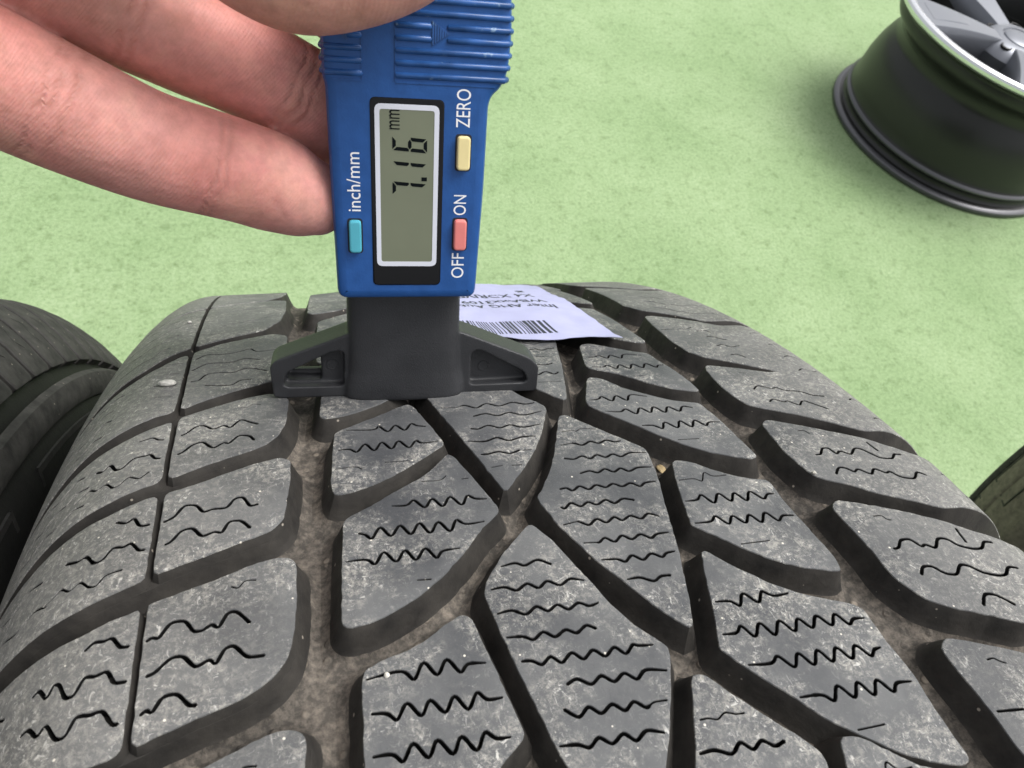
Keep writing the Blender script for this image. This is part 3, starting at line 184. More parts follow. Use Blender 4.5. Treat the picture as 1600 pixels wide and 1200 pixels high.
def tex(n, l, src, scale, detail=5, rough=.55, dist=0, stretch=None):
    z = n.new('ShaderNodeTexNoise'); z.inputs['Scale'].default_value = scale; z.inputs['Detail'].default_value = detail
    z.inputs['Roughness'].default_value = rough; z.inputs['Distortion'].default_value = dist
    if stretch:
        mp = n.new('ShaderNodeMapping'); mp.inputs['Scale'].default_value = stretch[0]; mp.inputs['Rotation'].default_value = stretch[1]
        l.new(src, mp.inputs['Vector']); src = mp.outputs[0]
    l.new(src, z.inputs['Vector']); return z
def mix(n, l, fac, a, b, mode='MIX'):
    m = n.new('ShaderNodeMix'); m.data_type = 'RGBA'; m.blend_type = mode
    for s, v in ((m.inputs[0], fac), (m.inputs[6], a), (m.inputs[7], b)):
        if hasattr(v, 'links') or isinstance(v, bpy.types.NodeSocket): l.new(v, s)
        elif isinstance(v, tuple): s.default_value = (*v, 1)
        else: s.default_value = v
    return m.outputs[2]

def rubber_top():
    """worn running surface: grey, dusty patches, many small pale scuffs; dustier towards the shoulders"""
    m, t, n, l, b = mat('rubber_worn')
    tc = n.new('ShaderNodeTexCoord').outputs['Object']
    def math_(op, a, c, d=None):
        q = n.new('ShaderNodeMath'); q.operation = op
        for s, v in zip(q.inputs, (a, c, d)):
            if v is None: continue
            if isinstance(v, (int, float)): s.default_value = v
            else: l.new(v, s)
        return q.outputs[0]
    big = tex(n, l, tc, 48, 4, .62); r1 = ramp(n, [(.34, (0, 0, 0)), (.66, (1, 1, 1))]); l.new(big.outputs[0], r1.inputs[0])
    base = mix(n, l, r1.outputs[0], TOP_A, TOP_B)
    sx = n.new('ShaderNodeSeparateXYZ'); l.new(tc, sx.inputs[0]); ab = math_('ABSOLUTE', sx.outputs[0], 0)
    mr = n.new('ShaderNodeMapRange'); mr.inputs[1].default_value = .045; mr.inputs[2].default_value = .09; l.new(ab, mr.inputs[0]); shd = mr.outputs[0]
    base = mix(n, l, math_('MULTIPLY', shd, .45), base, (.20, .195, .18))
    patch = tex(n, l, tc, 85, 4, .65); r4 = ramp(n, [(.42, (.04, .04, .04)), (.60, (1, 1, 1))]); l.new(patch.outputs[0], r4.inputs[0])
    pk = math_('MAXIMUM', r4.outputs[0], math_('MULTIPLY', shd, .8))
    sc1 = tex(n, l, tc, 800, 7, .85, .3); r2 = ramp(n, [(.47, (0, 0, 0)), (.62, (1, 1, 1))]); l.new(sc1.outputs[0], r2.inputs[0])
    c1 = mix(n, l, math_('MULTIPLY', math_('MULTIPLY', r2.outputs[0], pk), .72), base, (.40, .385, .345))
    sc2 = tex(n, l, tc, 1500, 3, .7, .8, ((.55, 1, 1), (0, 0, -.6))); r3 = ramp(n, [(.60, (0, 0, 0)), (.70, (1, 1, 1))]); l.new(sc2.outputs[0], r3.inputs[0])
    sc3 = tex(n, l, tc, 1300, 3, .7, .8, ((1, .4, .6), (0, 0, .35))); r3b = ramp(n, [(.60, (0, 0, 0)), (.70, (1, 1, 1))]); l.new(sc3.outputs[0], r3b.inputs[0])
    fl = math_('MULTIPLY', math_('MAXIMUM', r3.outputs[0], r3b.outputs[0]), math_('MULTIPLY_ADD', pk, .8, .06))
    c2 = mix(n, l, math_('MULTIPLY', fl, .75), c1, (.66, .645, .60))
    vo = n.new('ShaderNodeTexVoronoi'); vo.inputs['Scale'].default_value = 260; l.new(tc, vo.inputs['Vector'])
    r5 = ramp(n, [(.04, (1, 1, 1)), (.06, (0, 0, 0))]); l.new(vo.outputs['Distance'], r5.inputs[0])
    c3 = mix(n, l, r5.outputs[0], c2, (.66, .62, .54))
    l.new(c3, b.inputs['Base Color'])
    rr = n.new('ShaderNodeMapRange'); rr.inputs[3].default_value = .45; rr.inputs[4].default_value = .75; l.new(big.outputs[0], rr.inputs[0]); l.new(rr.outputs[0], b.inputs['Roughness'])
    b.inputs['Specular IOR Level'].default_value = .4
    bp = n.new('ShaderNodeBump'); bp.inputs['Strength'].default_value = .7; bp.inputs['Distance'].default_value = .0003
    fine = tex(n, l, tc, 1100, 5, .7); mh = mix(n, l, .55, fine.outputs[0], sc1.outputs[0]); l.new(mh, bp.inputs['Height']); l.new(bp.outputs[0], b.inputs['Normal'])
    return m
def rubber_wall(name='rubber_wall', ca=(.016, .015, .014), cb=(.046, .042, .037), specks=True, rough=.55):
    m, t, n, l, b = mat(name)
    tc = n.new('ShaderNodeTexCoord').outputs['Object']
    z = tex(n, l, tc, 160, 6, .65); r = ramp(n, [(.3, ca), (.72, cb)]); l.new(z.outputs[0], r.inputs[0]); col = r.outputs[0]
    if specks:
        vo = n.new('ShaderNodeTexVoronoi'); vo.inputs['Scale'].default_value = 260; l.new(tc, vo.inputs['Vector'])
        r5 = ramp(n, [(.05, (1, 1, 1)), (.08, (0, 0, 0))]); l.new(vo.outputs['Distance'], r5.inputs[0]); col = mix(n, l, r5.outputs[0], col, (.28, .25, .21))
    l.new(col, b.inputs['Base Color'])
    b.inputs['Roughness'].default_value = rough + .12; b.inputs['Specular IOR Level'].default_value = .26
    f = tex(n, l, tc, 750, 6, .7); bp = n.new('ShaderNodeBump'); bp.inputs['Strength'].default_value = .6; bp.inputs['Distance'].default_value = .0003
    wr = tex(n, l, tc, 260, 3, .6, 1.5); mh = mix(n, l, .45, f.outputs[0], wr.outputs[0]); l.new(mh, bp.inputs['Height']); l.new(bp.outputs[0], b.inputs['Normal'])
    return m
def groove_floor():
    """dusty brown groove bottom with pale grit"""
    m, t, n, l, b = mat('groove_dust')
    tc = n.new('ShaderNodeTexCoord').outputs['Object']
    z = tex(n, l, tc, 75, 5, .6); r = ramp(n, [(.30, FLOOR_A), (.55, FLOOR_B), (.75, FLOOR_C)]); l.new(z.outputs[0], r.inputs[0])
    z2 = tex(n, l, tc, 650, 5, .7); r2 = ramp(n, [(.42, (.55, .55, .55)), (.66, (1.35, 1.3, 1.25))]); l.new(z2.outputs[0], r2.inputs[0])
    c = mix(n, l, 1.0, r.outputs[0], r2.outputs[0], 'MULTIPLY')
    vo = n.new('ShaderNodeTexVoronoi'); vo.inputs['Scale'].default_value = 330; vo.inputs['Randomness'].default_value = 1; l.new(tc, vo.inputs['Vector'])
    gp = tex(n, l, tc, 60, 2); gr = ramp(n, [(.45, (0, 0, 0)), (.6, (1, 1, 1))]); l.new(gp.outputs[0], gr.inputs[0])
    r5 = ramp(n, [(.16, (1, 1, 1)), (.26, (0, 0, 0))]); l.new(vo.outputs['Distance'], r5.inputs[0])
    k = mix(n, l, 1.0, r5.outputs[0], gr.outputs[0], 'MULTIPLY'); kk = n.new('ShaderNodeMath'); kk.operation = 'MULTIPLY'; kk.inputs[1].default_value = .7; l.new(k, kk.inputs[0])
    c = mix(n, l, kk.outputs[0], c, (.36, .31, .25))
    l.new(c, b.inputs['Base Color']); b.inputs['Roughness'].default_value = .85; b.inputs['Specular IOR Level'].default_value = .2
    bp = n.new('ShaderNodeBump'); bp.inputs['Strength'].default_value = .9; bp.inputs['Distance'].default_value = .0005
    mh = mix(n, l, .4, z2.outputs[0], r5.outputs[0]); l.new(mh, bp.inputs['Height']); l.new(bp.outputs[0], b.inputs['Normal'])
    return m
TOP_A, TOP_B = (.048, .051, .056), (.112, .115, .117)
FLOOR_A, FLOOR_B, FLOOR_C = (.052, .048, .043), (.122, .110, .096), (.215, .193, .166)
M_TOP, M_WALL, M_FLOOR = rubber_top(), rubber_wall(), groove_floor()
M_SIDE = rubber_wall('rubber_sidewall', (.012, .012, .012), (.032, .031, .030), False, .5)
M_SIPE = plain('rubber_sipe', (.008, .008, .008), .9, spec=.1)

def ground_mat():
    m, t, n, l, b = mat('green_floor')
    tc = n.new('ShaderNodeTexCoord').outputs['Object']
    z = tex(n, l, tc, 5, 4, .6); r = ramp(n, [(.32, (.250, .358, .176)), (.70, (.330, .440, .240))]); l.new(z.outputs[0], r.inputs[0])
    z2 = tex(n, l, tc, 190, 11, .84, .3); r2 = ramp(n, [(.32, (.36, .42, .33)), (.47, (.88, .91, .86)), (.66, (1.24, 1.17, 1.30))]); l.new(z2.outputs[0], r2.inputs[0])
    c = mix(n, l, 1.0, r.outputs[0], r2.outputs[0], 'MULTIPLY')
    z3 = tex(n, l, tc, 55, 7, .75); r3 = ramp(n, [(.34, (.72, .75, .68)), (.48, (1, 1, 1))]); l.new(z3.outputs[0], r3.inputs[0])
    c = mix(n, l, 1.0, c, r3.outputs[0], 'MULTIPLY')
    l.new(c, b.inputs['Base Color']); b.inputs['Roughness'].default_value = .8; b.inputs['Specular IOR Level'].default_value = .25
    bp = n.new('ShaderNodeBump'); bp.inputs['Strength'].default_value = .7; bp.inputs['Distance'].default_value = .003
    l.new(z2.outputs[0], bp.inputs['Height']); l.new(bp.outputs[0], b.inputs['Normal'])
    return m

# ------------------------------------------------------------------ ground
mb = MB(); mb.add([(-20000, -20000, 0), (20000, -20000, 0), (20000, 20000, 0), (-20000, 20000, 0)], [(0, 1, 2, 3)])
g = new_obj('ground', mb.mesh(None), None, [ground_mat()]); g['kind'] = 'structure'

# ------------------------------------------------------------------ tyre geometry (u = across the tread, s = along it, h = height above the running surface, mm)
R0, PH = 345.0, math.radians(31.5)
K2, KS, US = 5.7e-5, .0299, 75.7
def drop(u): a = max(0, abs(u) - US); return K2 * u * u + KS * a * a
def ddrop(u): a = max(0, abs(u) - US); return 2 * K2 * u + 2 * KS * a * (1 if u > 0 else -1)
def T(u, s, h=0., cx=0., cy=0.):
    th = s / R0 + PH; d = ddrop(u); q = 1 / math.sqrt(1 + d * d); r = R0 - drop(u) + h * q
    return (cx + u + h * d * q, cy + r * math.sin(th), R0 + r * math.cos(th))
HF = -6.1      # groove depth

def sipe_loop(pts, a, e, w, outer, amp=1.0):
    if amp != 1.0:
        pts = [pts[0]] + [(p[0], p[1] + (amp - 1) * (p[1] - (o_[1] + n_[1]) / 2)) for o_, p, n_ in zip(pts, pts[1:], pts[2:])] + [pts[-1]]
    n = len(pts); tail = [i < a or i >= n - e for i in range(n)]
    hw = [(.13 if tl else min(.28, .26 * w)) if w > .3 else .11 for tl in tail]
    P = []; W = []
    for i in range(n):                                   # rounded zigzag corners
        if i in (0, n - 1): P.append(pts[i]); W.append(hw[i]); continue
        p0, p1, p2 = Vector(pts[i - 1]), Vector(pts[i]), Vector(pts[i + 1])
        s, f = p1 + (p0 - p1) * .33, p1 + (p2 - p1) * .33
        for k in (0., .25, .5, .75, 1.):
            P.append(tuple(s * (1 - k) ** 2 + p1 * 2 * k * (1 - k) + f * k * k)); W.append(hw[i])
    P2, W2 = [], []
    for i in range(len(P) - 1):
        q = max(1, int(math.hypot(P[i + 1][0] - P[i][0], P[i + 1][1] - P[i][1]) / .6))
        for j in range(q):
            t = j / q; P2.append((P[i][0] + (P[i + 1][0] - P[i][0]) * t, P[i][1] + (P[i + 1][1] - P[i][1]) * t)); W2.append(W[i] + (W[i + 1] - W[i]) * t)
    P = P2 + [P[-1]]; W = W2 + [W[-1]]
    for _ in range(2):                                  # smooth the cut line a little
        P = [P[0]] + [((a_[0] + 2 * b_[0] + c_[0]) / 4, (a_[1] + 2 * b_[1] + c_[1]) / 4) for a_, b_, c_ in zip(P, P[1:], P[2:])] + [P[-1]]
    A = np.array(P); k = inside(A, offset(outer, -.22))
    runs, cur = [], []
    for i, ok in enumerate(k):
        if ok: cur.append(i)
        else:
            if cur: runs.append(cur)
            cur = []
    if cur: runs.append(cur)
    if not runs: return None
    idx = max(runs, key=len)
    if len(idx) < 2: return None
    A = A[idx]; W = np.array(W)[idx]
    d = np.gradient(A, axis=0); d /= np.linalg.norm(d, axis=1)[:, None] + 1e-9
    nn = np.stack([-d[:, 1], d[:, 0]], 1)
    rnd = np.array([1 + .22 * mnoise.noise(Vector((x * 1.7, y * 1.7, w * 9))) for x, y in A])
    L = A + nn * (W * rnd)[:, None]; Rr = A - nn * (W * rnd)[:, None]
    lp = [tuple(A[0] - d[0] * W[0] * .8)] + [tuple(x) for x in Rr] + [tuple(A[-1] + d[-1] * W[-1] * .8)] + [tuple(x) for x in L[::-1]]
    return ccw(dedupe(lp, .02))

RINGS = [(-.34, 0), (-.10, -.05), (0, -.24), (.42, -1.4), (1.25, -3.6), (1.9, -4.9), (2.6, -5.6), (3.5, -6.05), (4.5, -6.3)]
def add_block(mb, poly, sipes=(), h0=0., rings=RINGS, step=3.6, sdepth=3.2, rr=1.3, dens=1.5, cx=0., cy=0., grow=.32):
    p = dedupe(densify(dedupe(round_poly(ccw(poly), rr)), dens), .25); nn = normals(p)
    if dens < 3: p = offset(p, 1.0, nn * np.array([[.16 * mnoise.noise(Vector((x * .55, y * .55, 3.))) + .10 * mnoise.noise(Vector((x * 1.9, y * 1.9, 8.)))] for x, y in p]))
    if grow: p = offset(p, grow, nn)
    def TT(x, y, h): return T(x, y, h0 + h, cx, cy)
    lo = [offset(p, d, nn) for d, _ in rings]
    holes = []
    for pts, a, e, w in sipes:
        q = sipe_loop(pts, a, e, w, lo[0], 1.3 if w > .3 and (-23 < np.mean([x[0] for x in pts]) < 13 or np.mean([x[0] for x in pts]) < -50) else 1.16)
        if q and len(q) >= 4: holes.append(q)
    lips = [offset(q, .07) for q in holes]
    V, F = fill(lo[0], lips, step)
    if not F: return
    mb.add([TT(x, y, rings[0][1]) for x, y in V], F, 0)
    ringv = [[TT(x, y, h) for x, y in l] for l, (_, h) in zip(lo, rings)]
    if rings[0][1] < -1: mb.m[-len(F):] = [1] * len(F); mb.loops([ringv[2], ringv[1], ringv[0]], 1)
    else: mb.loops([ringv[2], ringv[1], ringv[0]], 0)
    kf = next((i for i, r in enumerate(rings) if r[1] < -4.7), len(rings) - 1)        # dust climbs the foot of the walls
    mb.loops(ringv[2:kf + 1][::-1], 1)
    if kf < len(rings) - 1: mb.loops(ringv[kf:][::-1], 3)
    for q, q0 in zip(holes, lips):
        mb.loops([[TT(x, y, 0) for x, y in q0], [TT(x, y, -.16) for x, y in q]], 0)
        mb.loops([[TT(x, y, -.16) for x, y in q], [TT(x, y, -sdepth) for x, y in q]], 2)
def clip(poly, u0, keep_less):
    out = []; N = len(poly); ins = (lambda p: p[0] <= u0) if keep_less else (lambda p: p[0] >= u0)
    for i in range(N):
        a, b = poly[i], poly[(i + 1) % N]
        if ins(a): out.append(a)
        if ins(a) != ins(b):
            t = (u0 - a[0]) / (b[0] - a[0]); out.append((u0, a[1] + t * (b[1] - a[1])))
    return out
UB = 73.2      # fine circumferential groove on the shoulders
CAP = [(-.34, 0), (-.10, -.05), (0, -.24), (.6, -2.0)]
BASE = [(-.6, -1.9), (.6, -1.9), (1.25, -3.6), (1.9, -4.9), (2.6, -5.6), (3.5, -6.05), (4.5, -6.3)]
def add_shoulder(mb, poly, sipes, sgn, gap=1.0, **kw):
    add_block(mb, poly, (), 0, BASE, step=7, **kw)
    for less in (True, False):
        c = clip(ccw(poly), sgn * UB + (-gap if less else gap), less)
        if len(c) < 3: continue
        lo = np.array([q[0] for q in c]); sp = [s for s in sipes if lo.min() < np.mean([x[0] for x in s[0]]) < lo.max()]
        add_block(mb, c, sp, 0, CAP, sdepth=2.0, **kw)

# ------------------------------------------------------------------ main tyre
tyre = empty('tyre', 'large worn winter tyre with zigzag sipes standing under the blue depth gauge', 'tyre', group='tyres standing on the green floor')
def carcass(parent, mats, cx=0., cy=0., hf=HF, N=240, half=115.2, ring=False):
    prof = []                                         # (x, r, material)
    U = list(np.linspace(-108, 108, 55))
    def off(u, h): d = ddrop(u); q = 1 / math.sqrt(1 + d * d); return (u + h * d * q, R0 - drop(u) + h * q)
    tread = [off(u, hf) for u in U]
    s1 = [(half - 5, 298), (half - 1.5, 290), (half - .2, 283), (half - .2, 281), (half - 1.6, 279.5), (half - .6, 277), (half, 268), (half - 1.5, 255), (half - 5, 246), (half - 5, 244), (half - 2.5, 242.5), (half - 4, 238), (half - 12, 232), (half - 20, 230), (half - 21, 236), (half - 12, 250), (half - 9, 270), (half - 12, 292), (half - 30, 316), (0, 326)]
    if ring: s1 = [(107.5, 316), (109.2, 314), (109.6, 309), (108.8, 307), (109.8, 305), (111.5, 302)] + [(half - 2, 292)] + s1[2:]
    left = [(-x, r) for x, r in s1]
    prof = tread + s1 + left[::-1]
    n = len(prof); nt_ = len(tread); mb = MB(); vs = []
    for i in range(N):
        t = 2 * math.pi * i / N
        vs += [(cx + x, cy + r * math.sin(t), R0 + r * math.cos(t)) for x, r in prof]
    fs = []; ms = []
    for i in range(N):
        j = (i + 1) % N
        for k in range(n):
            m = (k + 1) % n
            fs.append((i * n + k, i * n + m, j * n + m, j * n + k)); ms.append(0 if k < nt_ - 1 else 1)
    me = mesh_from(vs, fs, ms, 50, False)
    bm = bmesh.new(); bm.from_mesh(me); bmesh.ops.recalc_face_normals(bm, faces=bm.faces); bm.to_mesh(me); bm.free()
    return new_obj('carcass', me, parent, mats)
carcass(tyre, [M_FLOOR, M_SIDE])
def sh(k, ds, a=1.0): return [(u, a * s + ds) for u, s in BLK[k]]
def shs(k, ds, a=1.0): return [([(u, a_ * 1.0) for u, a_ in [(u, a * s + ds) for u, s in p]], i, e, w) for b, p, i, e, w in SIP if b == k]
# hidden ends of the blocks that run under the gauge or out of the frame
c3top = [(3.3, -89.6), (2.1, -88.1), (-.7, -84.7), (-3.0, -80.3), (-5.5, -73.8), (-8.4, -66.0), (-10.9, -61.7), (-17.1, -67.5), (-21.7, -73.1), (-22.3, -74.9)]
BLK['C1'] = [(u, s + 63.3) for u, s in c3top] + [(-21.6, -18.), (-19.4, -27.5), (-16.2, -40.), (-13.0, -52.8), (-11.1, -50.4), (-8.2, -47.1), (-4.4, -42.2), (-.7, -36.1), (2.5, -29.1)]
BLK['C3'] = c3top + [(-21.7, -80.), (-20.9, -85.8), (-19.9, -91.3), (-18.2, -100.4), (-15.6, -109.), (-12.6, -117.), (-10.6, -114.5), (-7.2, -110.), (-4.3, -105.9), (-1.2, -100.2), (.9, -95.8), (3.2, -90.5)]
m1 = BLK['M1']
BLK['M3'] = [p for p in BLK['M3'] if p[1] > -98.3] 
i0 = max(range(len(BLK['M3'])), key=lambda i: abs(BLK['M3'][i][1] - BLK['M3'][i - 1][1]) + abs(BLK['M3'][i][0] - BLK['M3'][i - 1][0]))
BLK['M3'] = BLK['M3'][i0:] + BLK['M3'][:i0] + [(-43.9, -103.2), (-43.0, -105.3), (-38., -105.0), (-33., -104.), (-28., -101.8)][::(1)]
def order(p):                                          # sort a star-shaped outline around its middle
    cx_ = sum(q[0] for q in p) / len(p); cy_ = sum(q[1] for q in p) / len(p)
    return sorted(p, key=lambda q: math.atan2(q[1] - cy_, q[0] - cx_))
BLK['M3'] = order(BLK['M3'])
BLK['C4'] = sh('C2', -64.0); BLK['C0'] = sh('C2', 62.8)
BLK['R2'] = sh('R1', -31.0)
BLK['N-2'] = sh('N0', 83.0, 1.55)
EXTRA = [('M2', 53.4, 1), ('M1', 87.2, 1.75), ('M2', 181.5, 1.77), ('C1', 65., 1), ('C2', 150., 1.25), ('C1', 150., 1.4), ('C2', 225., 1.3), ('N-1', 85., 1.7), ('N0', 150., 1.55), ('LE', 43., 1), ('LE', 86., 1), ('R-3', 48., 1), ('R-3', 96., 1),
         ('LA', -29., 1), ('LA', -58., 1), ('R1', -61., 1), ('M2', -63., 1), ('M1', -112., 1), ('N1', -58., 1), ('N2', -57., 1), ('C3', -62., 1), ('C2', -126., 1), ('R1', -91., 1)]
def tread_block(key, poly, sipes):
    mb = MB()
    if key[0] == 'L': add_shoulder(mb, poly, sipes, -1, gap=.80)
    else: add_block(mb, poly, sipes)
    return new_obj('tread_block', mb.mesh(35), tyre, [M_TOP, M_WALL, M_SIPE, M_FLOOR])
def rows(key, u0, u1, n, w):                            # further wavy cuts on the outer shoulder
    out = []; P = BLK[key]; sg = 1 if u0 > 0 else -1
    def span(u):
        c = []
        for (a, b), (c_, d) in zip(P, P[1:] + P[:1]):
            if (a - u) * (c_ - u) <= 0 and a != c_: c.append(b + (d - b) * (u - a) / (c_ - a))
        return min(c), max(c)
    for i in range(n):
        t = (i + .75) / (n + .5); pts = []; u = u0 + random.uniform(-1.5, 1.5); k = 0; end = u1 + sg * random.uniform(-3, 1)
        while abs(u) < abs(end):
            lo, hi = span(u); pts.append((u, lo + (hi - lo) * t + (.75 if k % 2 else -.55) * random.uniform(.6, 1.2))); u += sg * random.uniform(1.7, 3.2); k += 1
        if len(pts) > 2: out.append((pts, 0, 0, w))
    return out
ADD = {'LE': rows('LE', -78, -97, 4, .6) + rows('LE', -54, -69, 2, .55), 'LD': rows('LD', -87, -102, 4, .75), 'LC': rows('LC', -88, -103, 3, .8), 'LB': rows('LB', -90, -104, 2, .8), 'LA': rows('LA', -92, -104, 2, .8),
       'R-3': rows('R-3', 60, 96, 4, .7), 'R-2': rows('R-2', 76, 100, 4, .8), 'R-1': rows('R-1', 80, 102, 3, .8), 'R0': rows('R0', 84, 103, 2, .8), 'R1': rows('R1', 84, 103, 2, .8), 'R2': rows('R2', 66, 100, 2, .9)}
for k in list(BLK): tread_block(k, BLK[k], shs(k, 0) + ADD.get(k, []))
for k, ds, a in EXTRA:
    tread_block(k, sh(k, ds, a), [] if ds > 60 else [(p, i, e, w) for p, i, e, w in shs(k, ds, a)])
# the rest of the tread, out of the picture, as one part
LOW = [(-.6, 0), (0, -.5), (1.3, -4.0), (3.4, -6.3)]
mb = MB()
for n_ in range(33):
    ds = -112. - 55.5 * (n_ + 1)
    for k, d0 in (('LA', 63.), ('LB', 63.), ('R0', 60.), ('R1', 60.), ('M1', 55.), ('M2', 55.), ('N0', 55.), ('N1', 60.), ('C1', 55.), ('C2', 60.)):
        add_block(mb, sh(k, ds + d0 - 8), (), 0, LOW, step=9, rr=1.2, dens=9)
rest = new_obj('tread', mb.mesh(35), tyre, [M_TOP, M_WALL, M_SIPE, M_FLOOR]); rest['kind'] = 'stuff'

# grit lodged on and between the blocks
def pebble(u, s, h, size, col, label, cat='pebble', seed=0):
    bm = bmesh.new(); bmesh.ops.create_icosphere(bm, subdivisions=3, radius=1)
    for v in bm.verts:
        k = 1 + .28 * mnoise.noise(v.co * 1.6 + Vector((seed * 7.3, 0, 0))); v.co *= k
        v.co = Vector((v.co.x * size[0], v.co.y * size[1], v.co.z * size[2]))
    c = Vector(T(u, s, h)); th = s / R0 + PH
    bmesh.ops.rotate(bm, verts=bm.verts, matrix=Matrix.Rotation(-th, 3, 'X'), cent=(0, 0, 0))
    for v in bm.verts: v.co = (v.co + c) * MM
    me = bpy.data.meshes.new('m'); bm.to_mesh(me); bm.free(); me.polygons.foreach_set('use_smooth', [True] * len(me.polygons))
    o = new_obj('pebble', me, None, [plain('stone', col, .7, noise=.3, nscale=900, bump=.4, bscale=1500)])
    # origin at its own place
    return tag(o, label, cat)
pebble(-76.4, -3.4, .6, (1.7, .9, .7), (.52, .51, .47), 'white pebble lying on the left shoulder of the big tyre', seed=1)
pebble(-76.4, 41.4, .3, (.6, .6, .4), (.45, .44, .41), 'tiny white stone on the far left shoulder of the big tyre', seed=2)
pebble(24.2, -46.0, -5.7, (.9, 1.8, .5), (.33, .25, .13), 'yellow grit lodged in the tread groove below the white paper label', 'grit', seed=3)
pebble(23.4, -109.0, -5.7, (1.1, 2.2, .5), (.33, .25, .14), 'yellow grit lodged in the tread groove at the bottom of the picture', 'grit', seed=4)
pebble(-39.6, -85.8, .15, (.4, .4, .35), (.5, .48, .43), 'tiny white stone in the zigzag cut of the lowest tread block', seed=5)
pebble(51.9, -58.2, .2, (.5, .4, .4), (.45, .43, .38), 'tiny pale stone on the edge of the right shoulder block', seed=6)
# ------------------------------------------------------------------ digital tread depth gauge (local axes: x along the axle, y away from the camera, z up the gauge, mm)
GM = Matrix(((0.996195,0.087156,0.000000,-0.024765),(-0.076397,0.873222,0.481297,0.166048),(0.041948,-0.479466,0.876558,0.647412),(0.000000,0.000000,0.000000,1.000000)))
gauge = empty('depth_gauge', 'blue digital tread depth gauge with black foot reading 7.16 mm', 'depth gauge', GM)
M_BLUE = plain('blue_plastic', (.016, .080, .275), .36, spec=.32, noise=.10, nscale=400, bump=.10, bscale=2500)
M_BLACKP = plain('black_plastic', (.027, .028, .031), .44, spec=.42, noise=.10, nscale=160, bump=.22, bscale=3200)
M_BEZEL = plain('gloss_black', (.004, .004, .005), .10, spec=.3)
M_WHITE = plain('white_print', (.82, .82, .84), .5)
M_FRAME = plain('display_frame', (.66, .68, .76), .5)
M_LCD = plain('lcd', (.165, .182, .122), .30, noise=.06, nscale=90)
M_SEG = plain('lcd_segment', (.003, .005, .006), .6, spec=.1)
M_SLOT = plain('slot_dark', (.010, .012, .02), .7)
M_STEEL = plain('steel', (.5, .5, .52), .25, metal=1)
def slab(mb, outline, prof, mi=0, cap=True):
    """outline in (x,z); prof = [(inset, y)] from the front to the back"""
    p = ccw(outline); nn = normals(p); rings = [[(x, y, z) for x, z in offset(p, -i, nn)] for i, y in prof]
    mb.loops(rings, mi)
    V, F = fill(offset(p, -prof[0][0], nn)); mb.add([(x, prof[0][1], z) for x, z in V], F, mi)
    V, F = fill(offset(p, -prof[-1][0], nn)); mb.add([(x, prof[-1][1], z) for x, z in V], [f[::-1] for f in F], mi)
def rrect(x0, x1, z0, z1, r, n=5): return round_poly([(x0, z0), (x1, z0), (x1, z1), (x0, z1)], r * 1.0, n)
body_out = [(-14.9, 25.4), (12.2, 25.4), (12.9, 47), (13.0, 62.2), (13.5, 63.8), (15.2, 65.4), (16.2, 68.0), (16.5, 73.5), (16.2, 79), (15.4, 84), (13.2, 90), (9, 94), (-10, 94), (-14.5, 90), (-15.9, 83), (-15.9, 65.7), (-15.5, 64.5), (-15.3, 47)]
pb = densify(round_poly(body_out, 1.9, 4), 2.5)
mb = MB(); slab(mb, pb, [(1.9, -7.0), (1.0, -6.93), (.45, -6.6), (.12, -6.0), (0, -5.2), (0, 4.2), (.5, 5.2), (1.6, 5.6)])
new_obj('body', mb.mesh(30), gauge, [M_BLUE])
# grip ridges
def capsule(mb, a, b, r, n=10, mi=0, sq=1.0):
    a, b = Vector(a), Vector(b); d = (b - a).normalized(); u_ = d.orthogonal().normalized(); v_ = d.cross(u_)
    rings = []
    for t in (-90, -60, -25): rings.append((a, t))
    for t in (25, 60, 90): rings.append((b, t))
    R = []
    for c, t in rings:
        rr_ = max(r * math.cos(math.radians(t)), 1e-4); o = c + d * (r * math.sin(math.radians(t)))
        R.append([tuple(o + (u_ * math.cos(2 * math.pi * k / n) + v_ * math.sin(2 * math.pi * k / n)) * rr_) for k in range(n)])
    mb.loops(R, mi)
def edge_x(z, side):
    xs = [x for x, zz in pb if abs(zz - z) < 1.6 and (x > 0) == (side > 0)]
    return (max(xs) if side > 0 else min(xs)) if xs else 16 * side
M_RIDGE = plain('blue_plastic_worn', (.018, .084, .275), .32, spec=.4, noise=.35, nscale=260)
_n = M_RIDGE.node_tree.nodes; _l = M_RIDGE.node_tree.links; _b = _n['Principled BSDF']
_tc = _n.new('ShaderNodeTexCoord').outputs['Object']; _z = tex(_n, _l, _tc, 330, 4, .6); _r = ramp(_n, [(.63, (0, 0, 0)), (.70, (1, 1, 1))]); _l.new(_z.outputs[0], _r.inputs[0])
_src = _b.inputs['Base Color'].links[0].from_socket; _l.new(mix(_n, _l, _r.outputs[0], _src, (.17, .27, .42)), _b.inputs['Base Color'])
